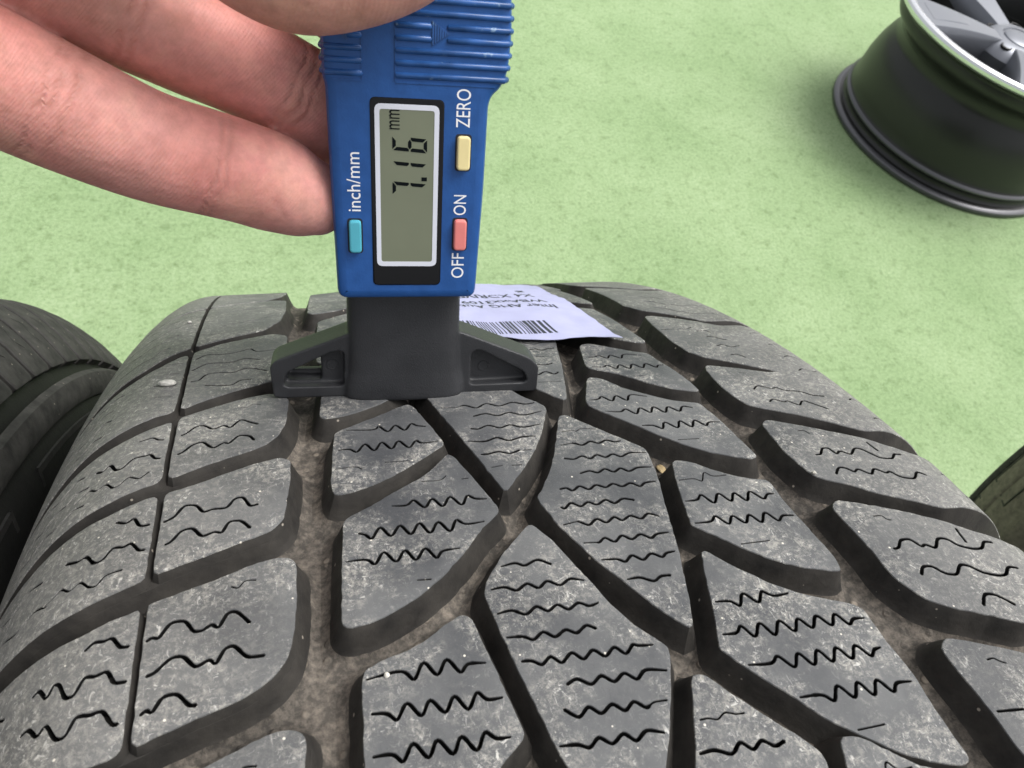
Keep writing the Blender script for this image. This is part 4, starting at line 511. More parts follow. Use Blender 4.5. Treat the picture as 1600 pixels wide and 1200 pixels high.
for i in range(12):
    z = 66.6 + 1.96 * i; xr = edge_x(z, 1); xl = edge_x(z, -1)
    parts_ = [(-3.2, 2.0), (5.6, xr - .9)] if i in (3, 4) else [(-3.2, xr - .9)]
    m_ = MB()
    for a_, b_ in parts_: capsule(m_, (a_, -6.85, z), (b_, -6.85, z), .62)
    capsule(m_, (xr - .75, -6.6, z), (xr - .1, -5.2, z), .6); capsule(m_, (xr - .1, -5.2, z), (xr - .1, 3.6, z), .6)
    new_obj('grip_ridge', m_.mesh(60), gauge, [M_RIDGE])
    m_ = MB()
    for a_, b_ in ([(-11.3, -9.7)] if i in (3, 4) else [(xl + .9, -9.7)]): capsule(m_, (a_, -6.85, z), (b_, -6.85, z), .62)
    capsule(m_, (xl + .75, -6.6, z), (xl + .1, -5.2, z), .6); capsule(m_, (xl + .1, -5.2, z), (xl + .1, 3.6, z), .6)
    new_obj('grip_ridge', m_.mesh(60), gauge, [M_RIDGE])
for zr in (-3.6, -9.2):                                 # thin step that frames the ridged fields
    m_ = MB(); x0, x1 = (-3.6, edge_x(65.5, 1) - 1.9) if zr > -5 else (-14.2, -9.2)
    m_.box(x0, x1, -7.12, -6.9, 65.35, 65.6); m_.box(zr - .12, zr + .12, -7.12, -6.9, 65.6, 90)
    new_obj('grip_border', m_.mesh(30), gauge, [M_BLUE])
for cx_, sg in ((4.0, 1), (-13.0, -1)):                 # striped arrow marks
    m_ = MB()
    for k in range(7):
        t = k / 6; x = cx_ + sg * (-1.3 + 2.5 * t); hh = 1.7 * (1 - t) + .15
        m_.box(x - .13, x + .13, -7.25, -6.9, 73.5 - hh, 73.5 + hh)
    m_.add([(cx_ - sg * 1.55, -7.08, 71.6), (cx_ + sg * 1.75, -7.08, 73.5), (cx_ - sg * 1.55, -7.08, 75.4)], [(0, 1, 2)])
    new_obj('arrow_mark', m_.mesh(30), gauge, [M_RIDGE])
# display window
mb = MB(); slab(mb, rrect(-8.15, 5.0, 28.4, 63.0, 1.1), [(.30, -7.16), (.1, -7.10), (0, -6.9), (0, -6.5)])
win = new_obj('display_window', mb.mesh(30), gauge, [M_BEZEL])
def frame_ring(mb, o, i, y, th):
    mb.loops([[(x, y, z) for x, z in i], [(x, y, z) for x, z in o]], 0)
    mb.loops([[(x, y, z) for x, z in o], [(x, y + th, z) for x, z in o]], 0)
    mb.loops([[(x, y + th, z) for x, z in i], [(x, y, z) for x, z in i]], 0)
mb = MB(); frame_ring(mb, ccw(rrect(-7.3, 4.05, 32.4, 61.95, 1.15)), ccw(rrect(-6.45, 3.2, 33.3, 61.05, .5)), -7.24, .1)
new_obj('display_frame', mb.mesh(30), win, [M_FRAME])
mb = MB(); slab(mb, rrect(-6.5, 3.25, 33.25, 61.1, .5), [(0, -7.19), (0, -7.1)]); new_obj('lcd_screen', mb.mesh(30), win, [M_LCD])
SG = {'7': 'abc', '1': 'bc', '6': 'acdefg'}
def digit(ch, z0, wd=2.45, top=-4.25, bot=1.95, t=.62):
    m_ = MB(); mid = (top + bot) / 2; g_ = .16; b_ = t * .62
    def P(tx, ty): return (bot + (top - bot) * ty - 0, -7.235, z0 + tx * wd + .42 * (ty - .5))
    H = bot - top; tt = t / H; tw = t / wd
    def horiz(y, kind):
        gx = g_ / wd
        if kind == 'm': poly = [(gx + tw * .35, y), (gx + tw, y + tt * .5), (1 - gx - tw, y + tt * .5), (1 - gx - tw * .35, y), (1 - gx - tw, y - tt * .5), (gx + tw, y - tt * .5)]
        elif kind == 't': poly = [(gx, 1), (1 - gx, 1), (1 - gx - tw, 1 - tt), (gx + tw, 1 - tt)]
        else: poly = [(gx, 0), (1 - gx, 0), (1 - gx - tw, tt), (gx + tw, tt)]
        return poly
    def vert(x, y0, y1):
        s_ = 1 if x == 0 else -1; gy = g_ / H
        if y1 > .6: return [(x, y1 - gy), (x, y0 + gy), (x + s_ * tw * .6, y0 + gy), (x + s_ * tw, y0 + gy + tt * .5), (x + s_ * tw, y1 - gy - tt)]
        return [(x, y0 + gy), (x, y1 - gy), (x + s_ * tw * .6, y1 - gy), (x + s_ * tw, y1 - gy - tt * .5), (x + s_ * tw, y0 + gy + tt)]
    S_ = dict(a=lambda: horiz(1, 't'), g=lambda: horiz(.5, 'm'), d=lambda: horiz(0, 'b'), f=lambda: vert(0, .5, 1), e=lambda: vert(0, 0, .5), b=lambda: vert(1, .5, 1), c=lambda: vert(1, 0, .5))
    for s_ in SG[ch]:
        poly = S_[s_](); m_.add([P(*q) for q in poly], [tuple(range(len(poly)))])
    return new_obj('digit', m_.mesh(None), win, [M_SEG])
digit('7', 45.95); digit('1', 49.55); digit('6', 53.95)
m_ = MB(); m_.add([(1.0, -7.235, 48.75), (1.0, -7.235, 49.45), (2.0, -7.235, 49.45), (2.0, -7.235, 48.75)], [(0, 1, 2, 3)])
new_obj('decimal_point', m_.mesh(None), win, [M_SEG])
def text_mesh(s, bold=0.0, spacing=1.0, shear=0.0):
    cu = bpy.data.curves.new('t', 'FONT'); cu.body = s; cu.size = 1; cu.offset = bold; cu.space_character = spacing; cu.shear = shear; cu.resolution_u = 4
    o = bpy.data.objects.new('t', cu); C.objects.link(o); bpy.context.view_layer.update()
    me = bpy.data.meshes.new_from_object(o.evaluated_get(bpy.context.evaluated_depsgraph_get()))
    V = np.array([tuple(v.co)[:2] for v in me.vertices]); F = [tuple(p.vertices) for p in me.polygons]
    bpy.data.objects.remove(o); bpy.data.curves.remove(cu); bpy.data.meshes.remove(me)
    V -= V.min(0); V /= V.max(0); return V, F
def gtext(name, s, z0, z1, xt, xb, m, parent, y=-7.03, bold=.002):
    V, F = text_mesh(s, bold); mb = MB()
    mb.add([(xb + (xt - xb) * b_, y, z0 + (z1 - z0) * a_) for a_, b_ in V], F); return new_obj(name, mb.mesh(None), parent, [m])
gtext('lettering', 'ZERO', 58.4, 64.9, 7.05, 9.6, M_WHITE, gauge)
gtext('lettering', 'ON', 42.5, 46.3, 7.1, 9.5, M_WHITE, gauge)
gtext('lettering', 'OFF', 29.9, 35.0, 7.05, 9.5, M_WHITE, gauge)
gtext('lettering', 'inch/mm', 42.9, 53.5, -12.45, -10.05, M_WHITE, gauge)
gtext('lettering', 'mm', 57.7, 61.0, -4.75, -2.95, M_SEG, win, -7.235, 0)
for nm, x0, x1, z0, z1, col in (('zero_button', 7.35, 9.75, 51.0, 57.0, (.80, .68, .34)), ('power_button', 7.25, 9.65, 35.8, 41.7, (.74, .22, .20)), ('unit_button', -12.35, -10.1, 35.2, 41.3, (.08, .40, .50))):
    mb = MB(); slab(mb, rrect(x0 - .28, x1 + .28, z0 - .3, z1 + .3, .7), [(0, -7.04), (0, -6.9)]); sl = new_obj('button_slot', mb.mesh(30), gauge, [M_SLOT])
    mb = MB(); slab(mb, densify(rrect(x0, x1, z0, z1, .75), .8), [(.35, -8.1), (.14, -8.04), (0, -7.8), (0, -6.9)])
    new_obj(nm, mb.mesh(35), gauge, [plain(nm, col, .42, noise=.06)])
# black foot: column with two winged feet, blended like a moulding
def remesh_obj(name, mb, voxel, parent, mats, smooth_it=2, sub=0):
    me = mb.mesh(None, True); bm = bmesh.new(); bm.from_mesh(me); bmesh.ops.recalc_face_normals(bm, faces=bm.faces); bm.to_mesh(me); bm.free()
    o = bpy.data.objects.new('tmp', me); C.objects.link(o)
    r = o.modifiers.new('r', 'REMESH'); r.mode = 'VOXEL'; r.voxel_size = voxel * MM
    s_ = o.modifiers.new('s', 'SMOOTH'); s_.factor = .5; s_.iterations = smooth_it
    bpy.context.view_layer.update()
    me2 = bpy.data.meshes.new_from_object(o.evaluated_get(bpy.context.evaluated_depsgraph_get()))
    bpy.data.objects.remove(o); bpy.data.meshes.remove(me)
    me2.materials.clear(); me2.polygons.foreach_set('use_smooth', [True] * len(me2.polygons))
    return new_obj(name, me2, parent, mats)
mb = MB()
n_ = 40; col = []
for k in range(n_):
    t = 2 * math.pi * k / n_; c_, s_ = math.cos(t), math.sin(t)
    col.append((-1.6 + 12.0 * math.copysign(abs(c_) ** .36, c_), 3.6 + 5.6 * math.copysign(abs(s_) ** .50, s_)))
def colring(z, g_=0): return [(-1.6 + (x + 1.6) * (1 + g_), 3.6 + (y - 3.6) * (1 + g_ * .6), z) for x, y in col]
mb.loops([colring(z, g_) for z, g_ in ((-.6, .07), (.4, .115), (2.5, .10), (6, .04), (12, .005), (26, -.015))], cap0=True, cap1=True)
def plate(mb, outline, holes, y0, y1):
    p = densify(ccw(outline), 1.5); hs_ = [densify(ccw(h), 1.0) for h in holes]
    V, F = fill(p, hs_); mb.add([(x, y0, z) for x, z in V], F); mb.add([(x, y1, z) for x, z in V], [f[::-1] for f in F])
    for lp, fl in [(p, 0)] + [(h, 1) for h in hs_]:
        a_ = [(x, y0, z) for x, z in lp]; b_ = [(x, y1, z) for x, z in lp]
        mb.loops([a_, b_] if fl else [b_, a_])
Lw = [(-29.6, .0), (-8, -.4), (-8, 16.6), (-13.9, 14.6), (-28.6, 8.9), (-29.8, 7.6)]
Rw = [(28.9, -.4), (5, -.4), (5, 16.6), (11.7, 14.4), (26.4, 8.3), (28.8, 6.0)]
Lp = round_poly([(-27.4, 2.6), (-14.6, 2.3), (-14.4, 10.9), (-16.5, 10.9), (-26.6, 6.0)], 1.1, 3)
Rp = round_poly([(12.9, 1.7), (26.4, 1.9), (25.6, 4.6), (15.2, 10.4), (13.2, 10.2)], 1.1, 3)
Lh = round_poly([(-26.9, 3.1), (-19.4, 2.9), (-19.4, 8.9), (-25.8, 5.8)], .6, 3)
for w_, p_, h_ in ((Lw, Lp, [Lh]), (Rw, Rp, [])):
    plate(mb, round_poly(w_, 1.0, 3), [p_], 0.0, 2.5); plate(mb, round_poly(w_, 1.0, 3), h_, 2.4, 7.4)
# thin ledge that shows inside the opening of the left wing
mb.box(-27.2, -19.2, 5.6, 7.2, 2.4, 4.0)
foot = remesh_obj('foot', mb, .33, gauge, [M_BLACKP], 3)
for x_, z_ in ((-17.0, 6.6), (16.4, 5.3)):
    m_ = MB(); m_.loops([[(x_ + r_ * math.cos(t * math.pi / 10), y_, z_ + r_ * math.sin(t * math.pi / 10)) for t in range(20)] for r_, y_ in ((1.35, 2.5), (1.25, 2.25), (1.0, 2.25), (.95, 2.35))], cap1=True)
    new_obj('ejector_mark', m_.mesh(30), foot, [M_BLACKP])
m_ = MB(); m_.loops([[(-1.0 + r_ * math.cos(t * math.pi / 8), 2.0 + r_ * math.sin(t * math.pi / 8), z_) for t in range(16)] for z_, r_ in ((2, 1.2), (-4.0, 1.2), (-4.9, .8), (-5.2, .2))])
new_obj('probe_pin', m_.mesh(40), gauge, [M_STEEL])

# ------------------------------------------------------------------ hand (left hand, palm towards the camera), in gauge axes
FING = dict(
 ring=[(-17.9, 1, 42.9, 7.0), (-21.1, 0, 44.0, 8.1), (-25.5, -1, 46.1, 9.0), (-30.5, -2.4, 48.2, 9.1), (-35.8, -4, 50.1, 9.2), (-45.0, -7, 53.4, 9.3), (-54.8, -10, 58.7, 9.8), (-62.6, -13, 63.5, 10.0), (-71.3, -18, 68.9, 10.2), (-82, -22, 76.0, 10.6), (-96, -25, 86, 12)],
 mid=[(-1.0, 13.8, 51.0, 7.4), (-7.4, 13.8, 53.3, 9.0), (-17.2, 12.3, 57.6, 10.0), (-28.2, 9, 64.3, 9.3), (-38.2, 6, 69.1, 9.5), (-47.2, 3, 73.4, 9.6), (-55.1, 0, 77.5, 9.6), (-61.7, -4, 81.4, 9.9), (-69.9, -10, 86.9, 10.2), (-79, -16, 93, 10.8), (-93, -22, 103, 12)],
 idx=[(3.0, 14.6, 72.5, 7.2), (-4, 14.6, 73.2, 8.2), (-10, 14.2, 75.6, 8.2), (-15.1, 13, 79.4, 8.0), (-22.3, 10, 86.8, 8.3), (-31.4, 5, 95, 8.8), (-41.8, -2, 100, 9.4), (-53, -8, 108, 10), (-70, -14, 116, 11), (-88, -20, 124, 13)],
 thumb=[(1.0, -15.6, 86.8, 6.4), (-2.0, -16, 85.2, 8.0), (-9.5, -16.3, 82.8, 8.9), (-17.8, -16.8, 81.4, 9.0), (-24.7, -17, 83.3, 8.5), (-31.8, -17.5, 88.6, 8.7), (-40.1, -18.5, 96, 9.3), (-48, -21, 104, 10.5), (-60, -25, 114, 13), (-78, -28, 118, 16), (-98, -28, 112, 18)])
def cr(p, q):                                           # catmull-rom through 4D points
    P = np.array(p, float); P = np.vstack([2 * P[0] - P[1], P, 2 * P[-1] - P[-2]]); out = []
    for i in range(1, len(P) - 2):
        for k in range(q):
            t = k / q; a, b, c, d = P[i - 1:i + 3]
            out.append(.5 * ((2 * b) + (c - a) * t + (2 * a - 5 * b + 4 * c - d) * t * t + (3 * b - a - 3 * c + d) * t ** 3))
    out.append(P[-2]); return np.array(out)
def tube(mb, pts, n=28, q=5):
    A = cr(pts, q); X = A[:, :3]; Rr = A[:, 3]; D = np.gradient(X, axis=0); D /= np.linalg.norm(D, axis=1)[:, None]
    ref = np.array([0, 1., 0]); rings = []
    def ring(c, d, r):
        a = ref - d * (ref @ d); a /= np.linalg.norm(a); b = np.cross(d, a)
        return [tuple(c + r * (a * math.cos(2 * math.pi * k / n) * .94 + b * math.sin(2 * math.pi * k / n))) for k in range(n)]
    for t in (88, 70, 50, 30, 12): rings.append(ring(X[0] - D[0] * Rr[0] * .85 * math.sin(math.radians(t)), D[0], Rr[0] * math.cos(math.radians(t))))
    for c, d, r in zip(X, D, Rr): rings.append(ring(c, d, r))
    for t in (12, 30, 50, 70, 88): rings.append(ring(X[-1] + D[-1] * Rr[-1] * math.sin(math.radians(t)), D[-1], Rr[-1] * math.cos(math.radians(t))))
    mb.loops(rings, cap0=True, cap1=True); return A
mb = MB(); AX = {k: tube(mb, v) for k, v in FING.items()}
tube(mb, [(-80, -20, 120, 17), (-95, -24, 108, 18), (-105, -26, 95, 17), (-104, -27, 84, 13)]); tube(mb, [(-92, -22, 118, 19), (-110, -28, 108, 22), (-135, -34, 112, 24), (-165, -38, 122, 25), (-205, -42, 136, 26)])
tube(mb, [(-90, -24, 88, 13), (-112, -28, 96, 19), (-135, -32, 106, 22)])
def skin_mat():
    m, t, n, l, b = mat('skin')
    tc = n.new('ShaderNodeTexCoord').outputs['Object']
    z = tex(n, l, tc, 70, 5, .6, .3); r = ramp(n, [(.28, (.53, .285, .235)), (.50, (.66, .335, .300)), (.72, (.72, .455, .360))]); l.new(z.outputs[0], r.inputs[0])
    z2 = tex(n, l, tc, 28, 3, .5); r2 = ramp(n, [(.38, (1.0, .98, .95)), (.64, (1.05, .84, .82))]); l.new(z2.outputs[0], r2.inputs[0])
    c = mix(n, l, 1.0, r.outputs[0], r2.outputs[0], 'MULTIPLY')
    at = n.new('ShaderNodeAttribute'); at.attribute_name = 'crease'
    f = n.new('ShaderNodeMath'); f.operation = 'MULTIPLY'; f.inputs[1].default_value = .55; l.new(at.outputs['Fac'], f.inputs[0])
    c = mix(n, l, f.outputs[0], c, (.50, .22, .18))
    at2 = n.new('ShaderNodeAttribute'); at2.attribute_name = 'tone'
    c = mix(n, l, at2.outputs['Fac'], c, (.56, .33, .225))
    at3 = n.new('ShaderNodeAttribute'); at3.attribute_name = 'tip'
    c = mix(n, l, at3.outputs['Fac'], c, (.70, .335, .300))
    z5 = tex(n, l, tc, 260, 5, .7); r6 = ramp(n, [(.35, (.86, .84, .83)), (.65, (1.1, 1.1, 1.1))]); l.new(z5.outputs[0], r6.inputs[0]); c = mix(n, l, 1.0, c, r6.outputs[0], 'MULTIPLY')
    l.new(c, b.inputs['Base Color']); b.inputs['Roughness'].default_value = .5; b.inputs['Specular IOR Level'].default_value = .35
    b.inputs['Subsurface Weight'].default_value = .35; b.inputs['Subsurface Radius'].default_value = (1, .35, .2); b.inputs['Subsurface Scale'].default_value = .0022
    # skin ridges that run round the finger pads, fine grain, folds at the joints
    ax = n.new('ShaderNodeAttribute'); ax.attribute_name = 'ridge'; 
    wz = tex(n, l, tc, 120, 2); sm = n.new('ShaderNodeMath'); sm.operation = 'MULTIPLY_ADD'; sm.inputs[1].default_value = 5.0; l.new(wz.outputs[0], sm.inputs[0]); l.new(ax.outputs['Fac'], sm.inputs[2])
    sn = n.new('ShaderNodeMath'); sn.operation = 'SINE'; l.new(sm.outputs[0], sn.inputs[0])
    gr = tex(n, l, tc, 900, 5, .6)
    h1 = n.new('ShaderNodeMath'); h1.operation = 'MULTIPLY_ADD'; h1.inputs[1].default_value = .075; l.new(sn.outputs[0], h1.inputs[0]); l.new(gr.outputs[0], h1.inputs[2])
    h2 = n.new('ShaderNodeMath'); h2.operation = 'MULTIPLY_ADD'; h2.inputs[1].default_value = -1.8; l.new(at.outputs['Fac'], h2.inputs[0]); l.new(h1.outputs[0], h2.inputs[2])
    bp = n.new('ShaderNodeBump'); bp.inputs['Strength'].default_value = .55; bp.inputs['Distance'].default_value = .00028
    l.new(h2.outputs[0], bp.inputs['Height']); l.new(bp.outputs[0], b.inputs['Normal'])
    return m
hand = remesh_obj('hand', mb, .62, None, [skin_mat()], 5)
hand.matrix_world = GM
tag(hand, 'bare left hand holding the gauge from the left, fingers behind it and thumb in front', 'hand')
me = hand.data; co = np.empty(len(me.vertices) * 3); me.vertices.foreach_get('co', co); co = co.reshape(-1, 3) / MM
names = list(AX); best = np.full(len(co), 1e9); who = np.zeros(len(co), int); arc = np.zeros(len(co))
for i, k in enumerate(names):
    A = AX[k]; L_ = np.concatenate([[0], np.cumsum(np.linalg.norm(np.diff(A[:, :3], axis=0), axis=1))])
    for j0 in range(0, len(co), 20000):
        blk = co[j0:j0 + 20000]; d = np.linalg.norm(blk[:, None, :] - A[None, :, :3], axis=2) - A[None, :, 3]; m_ = d.argmin(1); dm = d[np.arange(len(blk)), m_]
        b_ = dm < best[j0:j0 + 20000]; best[j0:j0 + 20000][b_] = dm[b_]; who[j0:j0 + 20000][b_] = i
        # finer arc position by projection on the local direction
        Dm = np.gradient(A[:, :3], axis=0); Dm /= np.linalg.norm(Dm, axis=1)[:, None]
        pr = L_[m_] + ((blk - A[m_, :3]) * Dm[m_]).sum(1); arc[j0:j0 + 20000][b_] = pr[b_]
crease = np.zeros(len(co)); CR = {'ring': [(19.3, .55), (20.8, .4), (43.0, .6), (45.3, .45), (46.8, .35)], 'mid': [(22.5, .5), (24.2, .5), (26.2, .35), (51.5, .55), (53.6, .5)], 'idx': [(24, .5), (47, .5)], 'thumb': [(29, .6), (31, .5)]}
nzv = np.array([mnoise.noise(Vector(p) * .22) for p in co])
for i, k in enumerate(names):
    w_ = who == i
    for c_, sg in CR[k]: crease[w_] = np.maximum(crease[w_], np.exp(-((arc[w_] + .8 * nzv[w_] - c_) / sg) ** 2) * (.45 + .55 * (nzv[w_] > -.15)))
tone = np.where(who == names.index('thumb'), .4, 0.0) * np.clip((co[:, 0] * 0 + 1), 0, 1)
ridge = arc * 9.0 + co[:, 2] * 4.0
tip = .6 * np.exp(-(np.maximum(arc, 0) / 13.0) ** 2) + .35 * np.exp(-((arc - 33) / 9.0) ** 2)
for nm, arr in (('crease', crease), ('tip', tip), ('tone', tone), ('ridge', ridge)):
    a_ = me.attributes.new(nm, 'FLOAT', 'POINT'); a_.data.foreach_set('value', arr.astype(np.float32))
# ------------------------------------------------------------------ paper label lying on the far part of the tread
PA = math.radians(-4.5); PO = (35.3, 3.0)               # its right near corner, turned slightly
def paper_us(x, y):                                     # x to the left, y away from the camera, mm
    return (PO[0] - x * math.cos(PA) + y * math.sin(PA) * .35, PO[1] + y + x * .17)
def paper_h(x, y): return 1.1 + .8 * mnoise.noise(Vector((x * .07, y * .06, 1.3))) + .25 * mnoise.noise(Vector((x * .2, y * .2, 5.1))) + .9 * max(0, 1 - y / 5) ** 2 * (.4 + .6 * math.sin(x * .22 + .6))
def PT(x, y, dh=0.): u, s = paper_us(x, y); return T(u, s, paper_h(x, y) + dh)
M_PAPER = plain('paper', (.385, .395, .585), .7, noise=.05, nscale=120, bump=.3, bscale=400)
M_INK = plain('ink', (.025, .027, .045), .6)
PW, PL = 47.0, 80.0
nx_, ny_ = 48, 80; mb = MB()
def wob(i, j): 
    x = PW * i / nx_; y = PL * j / ny_
    if i == 0: x += .5 * mnoise.noise(Vector((0, y * .25, 2)))
    if j == 0: y += .6 * mnoise.noise(Vector((x * .2, 0, 7)))
    return x, y
topv = [PT(*wob(i, j), .06) for j in range(ny_ + 1) for i in range(nx_ + 1)]; botv = [PT(*wob(i, j), -.06) for j in range(ny_ + 1) for i in range(nx_ + 1)]
N_ = nx_ + 1; fs = []
for j in range(ny_):
    for i in range(nx_):
        a_ = j * N_ + i; fs.append((a_, a_ + N_, a_ + N_ + 1, a_ + 1))
off_ = len(topv); fs2 = [tuple(off_ + k for k in f[::-1]) for f in fs]
rim_ = [i for i in range(N_)] + [j * N_ + nx_ for j in range(1, ny_ + 1)] + [ny_ * N_ + i for i in range(nx_ - 1, -1, -1)] + [j * N_ for j in range(ny_ - 1, 0, -1)]
fs3 = [(rim_[k], rim_[(k + 1) % len(rim_)], off_ + rim_[(k + 1) % len(rim_)], off_ + rim_[k]) for k in range(len(rim_))]
mb.add(topv + botv, fs + fs2 + fs3)
paper = new_obj('paper_label', mb.mesh(40), None, [M_PAPER])
tag(paper, 'white paper label with barcode stuck on the tread behind the gauge', 'label')
mb = MB(); x = 15.6; rb = random.Random(5)
while x < 40.5:
    w_ = rb.choice((.34, .34, .34, .68, .68, 1.05)); g_ = rb.choice((.34, .34, .68, .68))
    ys = np.linspace(4.6, 15.6, 7)
    vs = [PT(x, y, .09) for y in ys] + [PT(x + w_, y, .09) for y in ys]; n7 = len(ys)
    mb.add(vs, [(k, k + 1, n7 + k + 1, n7 + k) for k in range(n7 - 1)]); x += w_ + g_
new_obj('barcode', mb.mesh(None), paper, [M_INK])
def ptext(s, x0, x1, y0, hgt):
    V, F = text_mesh(s, .02); mb = MB()                # upside down seen from the camera
    mb.add([PT(x0 + (x1 - x0) * a_, y0 - hgt * b_, .09) for a_, b_ in V], F); new_obj('lettering', mb.mesh(None), paper, [M_INK])
ptext('Inter AHG Auto', 6.2, 37.5, 34.2, 4.6)
ptext('WBAxx3109', 6.6, 33.0, 42.2, 4.8)
ptext('X4 XDRIVE', 7.4, 32.0, 51.4, 5.0)
ptext('g', 7.6, 10.4, 60.0, 4.6)

# ------------------------------------------------------------------ neighbouring tyres
def wheel_matrix(x, y, yaw): return Matrix.Translation((x * MM, y * MM, 0)) @ Matrix.Rotation(yaw, 4, 'Z')
M_TOP2 = rubber_wall('rubber_neighbour', (.016, .016, .0155), (.060, .058, .054), True, .7)
M_SIDE2 = rubber_wall('rubber_neighbour_side', (.0035, .0035, .0035), (.009, .0088, .0085), False, .55)
def ribbed_side():
    m, t, n, l, b = mat('rubber_sidewall_ribbed')
    b.inputs['Base Color'].default_value = (.020, .020, .020, 1); b.inputs['Roughness'].default_value = .45
    return m
M_RIB = ribbed_side()
M_DUSTY = rubber_wall('rubber_dusty', (.095, .083, .068), (.21, .185, .15), True, .75)
def neighbour(label, mtx, kind):
    t = empty('tyre', label, 'tyre', mtx, 'tyres standing on the green floor')
    carcass(t, [M_SIDE2, M_SIDE2] if kind == 0 else [M_DUSTY, M_DUSTY], hf=-3.2 if kind == 0 else -4.6, ring=True)
    # continuous centre rib, then shoulder blocks all round, sharing one mesh
    npitch = 118 if kind == 0 else 66; pitch = 2 * math.pi * R0 / npitch
    sgn_list = (1, -1)
    for sgn in sgn_list:
        mb = MB(); a_ = pitch / 2 - (1.25 if kind == 0 else 3.0)
        poly = [(sgn * 42, -a_ - 2), (sgn * 42, a_ - 2), (sgn * 70, a_ - .5), (sgn * 104, a_), (sgn * 104, -a_), (sgn * 70, -a_ - .5)]
        sp = [([(sgn * 92, -a_ * .2), (sgn * 94, a_ * .25), (sgn * 97, -a_ * .1), (sgn * 99, a_ * .3)], 0, 0, .5), ([(sgn * 80, a_ * .3), (sgn * 82, -a_ * .2), (sgn * 85, a_ * .2)], 0, 0, .4)] if kind == 0 else []
        rg = [(-.5, 0), (0, -.4), (.15, -3.0), (.3, -3.6)] if kind == 0 else [(-.7, 0), (0, -.6), (.5, -3.5), (1.2, -5.0)]
        save = globals()['PH']; globals()['PH'] = 0.0
        add_block(mb, poly, sp, 0, rg, step=8, rr=1.0, dens=6, grow=0)
        globals()['PH'] = save
        # blocks are turned round the axle, so their origin sits on the axle
        mb.v = [(x_, y_, z_ - R0) for x_, y_, z_ in mb.v]
        me = mb.mesh(35); first = True
        for k in range(npitch):
            ang = 2 * math.pi * k / npitch
            o = bpy.data.objects.new('shoulder_block', me); C.objects.link(o); o.parent = t
            o.location = (0, 0, R0 * MM); o.rotation_euler = (-ang, 0, 0)
        me.materials.append(M_TOP2 if kind == 0 else M_DUSTY); me.materials.append(M_SIDE2); me.materials.append(M_SIPE); me.materials.append(M_SIDE2)
    for u0, u1 in ((-39, -14), (-11, 11), (14, 39)):
        mb = MB(); N = 160; pr = [(u0, -3.5), (u0 + .2, -.4), (u0 + .8, 0), (u1 - .8, 0), (u1 - .2, -.4), (u1, -3.5)]
        mb.loops([[(u, (R0 - drop(u) + h) * math.sin(2 * math.pi * k / N), R0 + (R0 - drop(u) + h) * math.cos(2 * math.pi * k / N)) for k in range(N)] for u, h in pr])
        new_obj('centre_rib', mb.mesh(40), t, [M_TOP2])
    for sgn in sgn_list:
        mb = MB(); N = 160; pr = [(106.5, 316.5), (108.6, 315.5), (109.6, 312.5), (109.9, 309.5), (109.2, 307.2), (107, 306)]
        mb.loops([[(sgn * (u + .5), r_ * math.sin(2 * math.pi * k / N), R0 + r_ * math.cos(2 * math.pi * k / N)) for k in range(N)] for u, r_ in pr])
        new_obj('shoulder_band', mb.mesh(40), t, [M_TOP2])
    # raised sidewall panels with fine ribs
    for sgn in sgn_list:
        for p in range(20):
            mb = MB(); a0 = math.radians(38 + 18 * p); a1 = math.radians(51.5 + 18 * p); K = 10
            def S_(r_, d_): return (sgn * (111.0 + (303 - r_) * .105 + d_), r_)
            for r_a, r_b in ((303.0, 301.2), (266., 264.5)):
                mb.loops([[(x_, r_ * math.sin(a0 + (a1 - a0) * k / K), R0 + r_ * math.cos(a0 + (a1 - a0) * k / K)) for k in range(K + 1)] for x_, r_ in (S_(r_a, -3), S_(r_a, .7), S_(r_b, .7), S_(r_b, -3))], closed=False)
            for aa in (a0, a1):
                d = .003
                mb.loops([[(S_(r_, d_)[0], r_ * math.sin(aa + da), R0 + r_ * math.cos(aa + da)) for r_ in (303, 290, 278, 264.5)] for da, d_ in ((-d, -3), (-d, .7), (d, .7), (d, -3))], closed=False)
            new_obj('sidewall_panel_edge', mb.mesh(40), t, [M_SIDE])
    return t
neighbour('dark ribbed tyre standing at the left edge, close beside the big winter tyre', wheel_matrix(-231, 4, 0), 0)
neighbour('dusty blocky tyre at the right edge, only its shoulder showing', wheel_matrix(527, -50, math.radians(-30)), 1)

# ------------------------------------------------------------------ alloy rim lying on the ground, face up
RX, RY = 1283.0, 1105.5
rim = empty('alloy_rim', 'silver spoked alloy rim with black barrel lying face up on the green floor', 'rim', Matrix.Translation((RX * MM, RY * MM, 0)))
M_BARREL = plain('barrel_black', (.013, .013, .0135), .36)
M_SILVER = plain('alloy_silver', (.82, .83, .86), .26, metal=.9)
M_GREY = plain('alloy_grey', (.20, .21, .235), .35, metal=.7)
M_DARK = plain('rim_inside', (.010, .010, .011), .6)
def lathe(prof, N=128):
    mb = MB(); mb.loops([[(r * math.cos(2 * math.pi * k / N), r * math.sin(2 * math.pi * k / N), z) for k in range(N)] for r, z in prof]); return mb.mesh(32)
barrel = [(222, 2), (238, .5), (245, 1.5), (248, 5), (247.5, 10), (243, 13.5), (239, 14.2), (233, 15.5), (229.5, 20), (228.8, 26), (231, 31), (234.5, 34), (234.5, 37), (230, 41), (228, 46), (227, 60), (226, 90), (221, 118), (213, 140), (206, 150), (203, 158), (204, 172), (212, 184), (224, 192), (228, 198), (229, 204), (227, 212), (229, 217), (236, 221), (241, 225)]
M_EDGE = plain('rim_edge_highlight', (.10, .10, .11), .30, metal=.4)  # lighter grey paints the sky highlight onto the black barrel's flange and hump
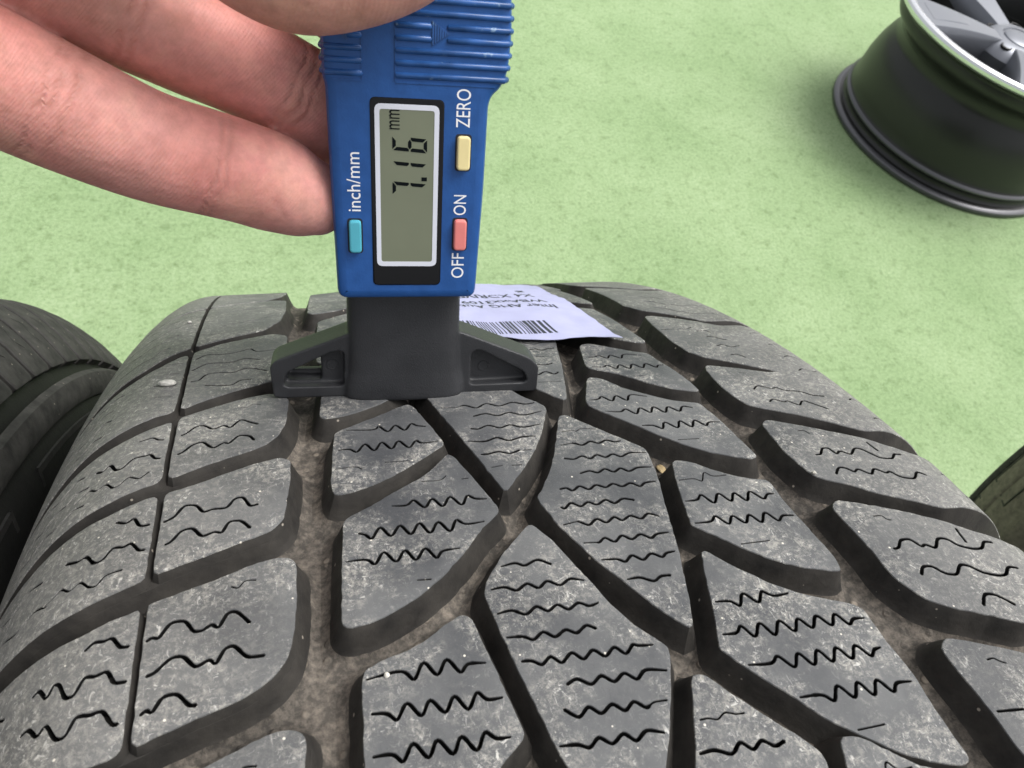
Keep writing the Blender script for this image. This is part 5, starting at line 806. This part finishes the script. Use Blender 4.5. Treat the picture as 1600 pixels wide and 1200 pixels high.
new_obj('barrel', lathe(barrel[6:]), rim, [M_BARREL])
new_obj('rear_flange', lathe(barrel[:7]), rim, [M_EDGE])
new_obj('bead_hump', lathe([(231.2, 30.5), (233.6, 32.6), (235.2, 34.2), (235.2, 37), (233, 39.2), (230.6, 41)]), rim, [M_EDGE])
new_obj('inner_barrel', lathe([(236, 226), (222, 226), (216, 205), (200, 160), (205, 120), (214, 80), (216, 30), (222, 2)]), rim, [M_DARK])
new_obj('outer_lip', lathe([(241, 224), (244.5, 228), (245, 233), (243, 237), (239, 239), (233, 238.2), (226, 233), (222, 224)]), rim, [M_SILVER])
hubz = 214
def spoke(mb, a, r0, r1, w0, w1, z0, z1, th, skew=0.):
    """tapered bar from radius r0 to r1, width w0 to w1, face heights z0 to z1"""
    ca, sa = math.cos(a), math.sin(a); rings = []
    for t in np.linspace(0, 1, 9):
        r = r0 + (r1 - r0) * t; w_ = w0 + (w1 - w0) * t ** 1.3; z = z0 + (z1 - z0) * t + 3 * math.sin(t * math.pi); th_ = th * (1 - .72 * t); sk = skew * (t ** 1.2) * 60
        sec = [(-w_ / 2 - 4, -th_), (-w_ / 2 - .5, -3), (-w_ / 2 + 1.5, 0), (w_ / 2 - 1.5, 0), (w_ / 2 + .5, -3), (w_ / 2 + 4, -th_)]
        rings.append([(r * ca - (y + sk) * sa, r * sa + (y + sk) * ca, z + dz) for y, dz in sec])
    mb.loops(rings, cap0=True, cap1=True)
A0 = math.radians(170)
for k in range(5):
    mb = MB(); spoke(mb, A0 + k * 2 * math.pi / 5, 40, 226, 34, 104, hubz, 234, 52)
    ob = new_obj('spoke', mb.mesh(30), rim, [M_SILVER, M_GREY])
    for p_ in ob.data.polygons: p_.material_index = 0 if p_.normal.z > .75 else 1
    mb = MB(); spoke(mb, A0 + k * 2 * math.pi / 5, 84, 208, 10, 58, hubz + 5.2, 233.2, 3)
    pk = new_obj('spoke_pocket', mb.mesh(30), ob, [M_GREY])
new_obj('hub', lathe([(78, 150), (76, 196), (66, 208), (50, 215), (36, 216), (33, 212), (31, 212)]), rim, [M_GREY])
cap = new_obj('hub_cap', lathe([(31, 212), (30, 216), (24, 218), (10, 219), (.5, 219)]), rim, [M_GREY])
for k in range(5):
    a_ = A0 + math.pi / 5 + k * 2 * math.pi / 5
    mb = MB(); mb.loops([[(54 * math.cos(a_) + r_ * math.cos(t * math.pi / 8), 54 * math.sin(a_) + r_ * math.sin(t * math.pi / 8), z_) for t in range(16)] for r_, z_ in ((11, 206), (11, 213.5), (9, 214.2), (7.5, 213), (7, 190))], cap1=True)
    new_obj('bolt_hole', mb.mesh(30), rim, [M_DARK])
bpy.context.view_layer.update()
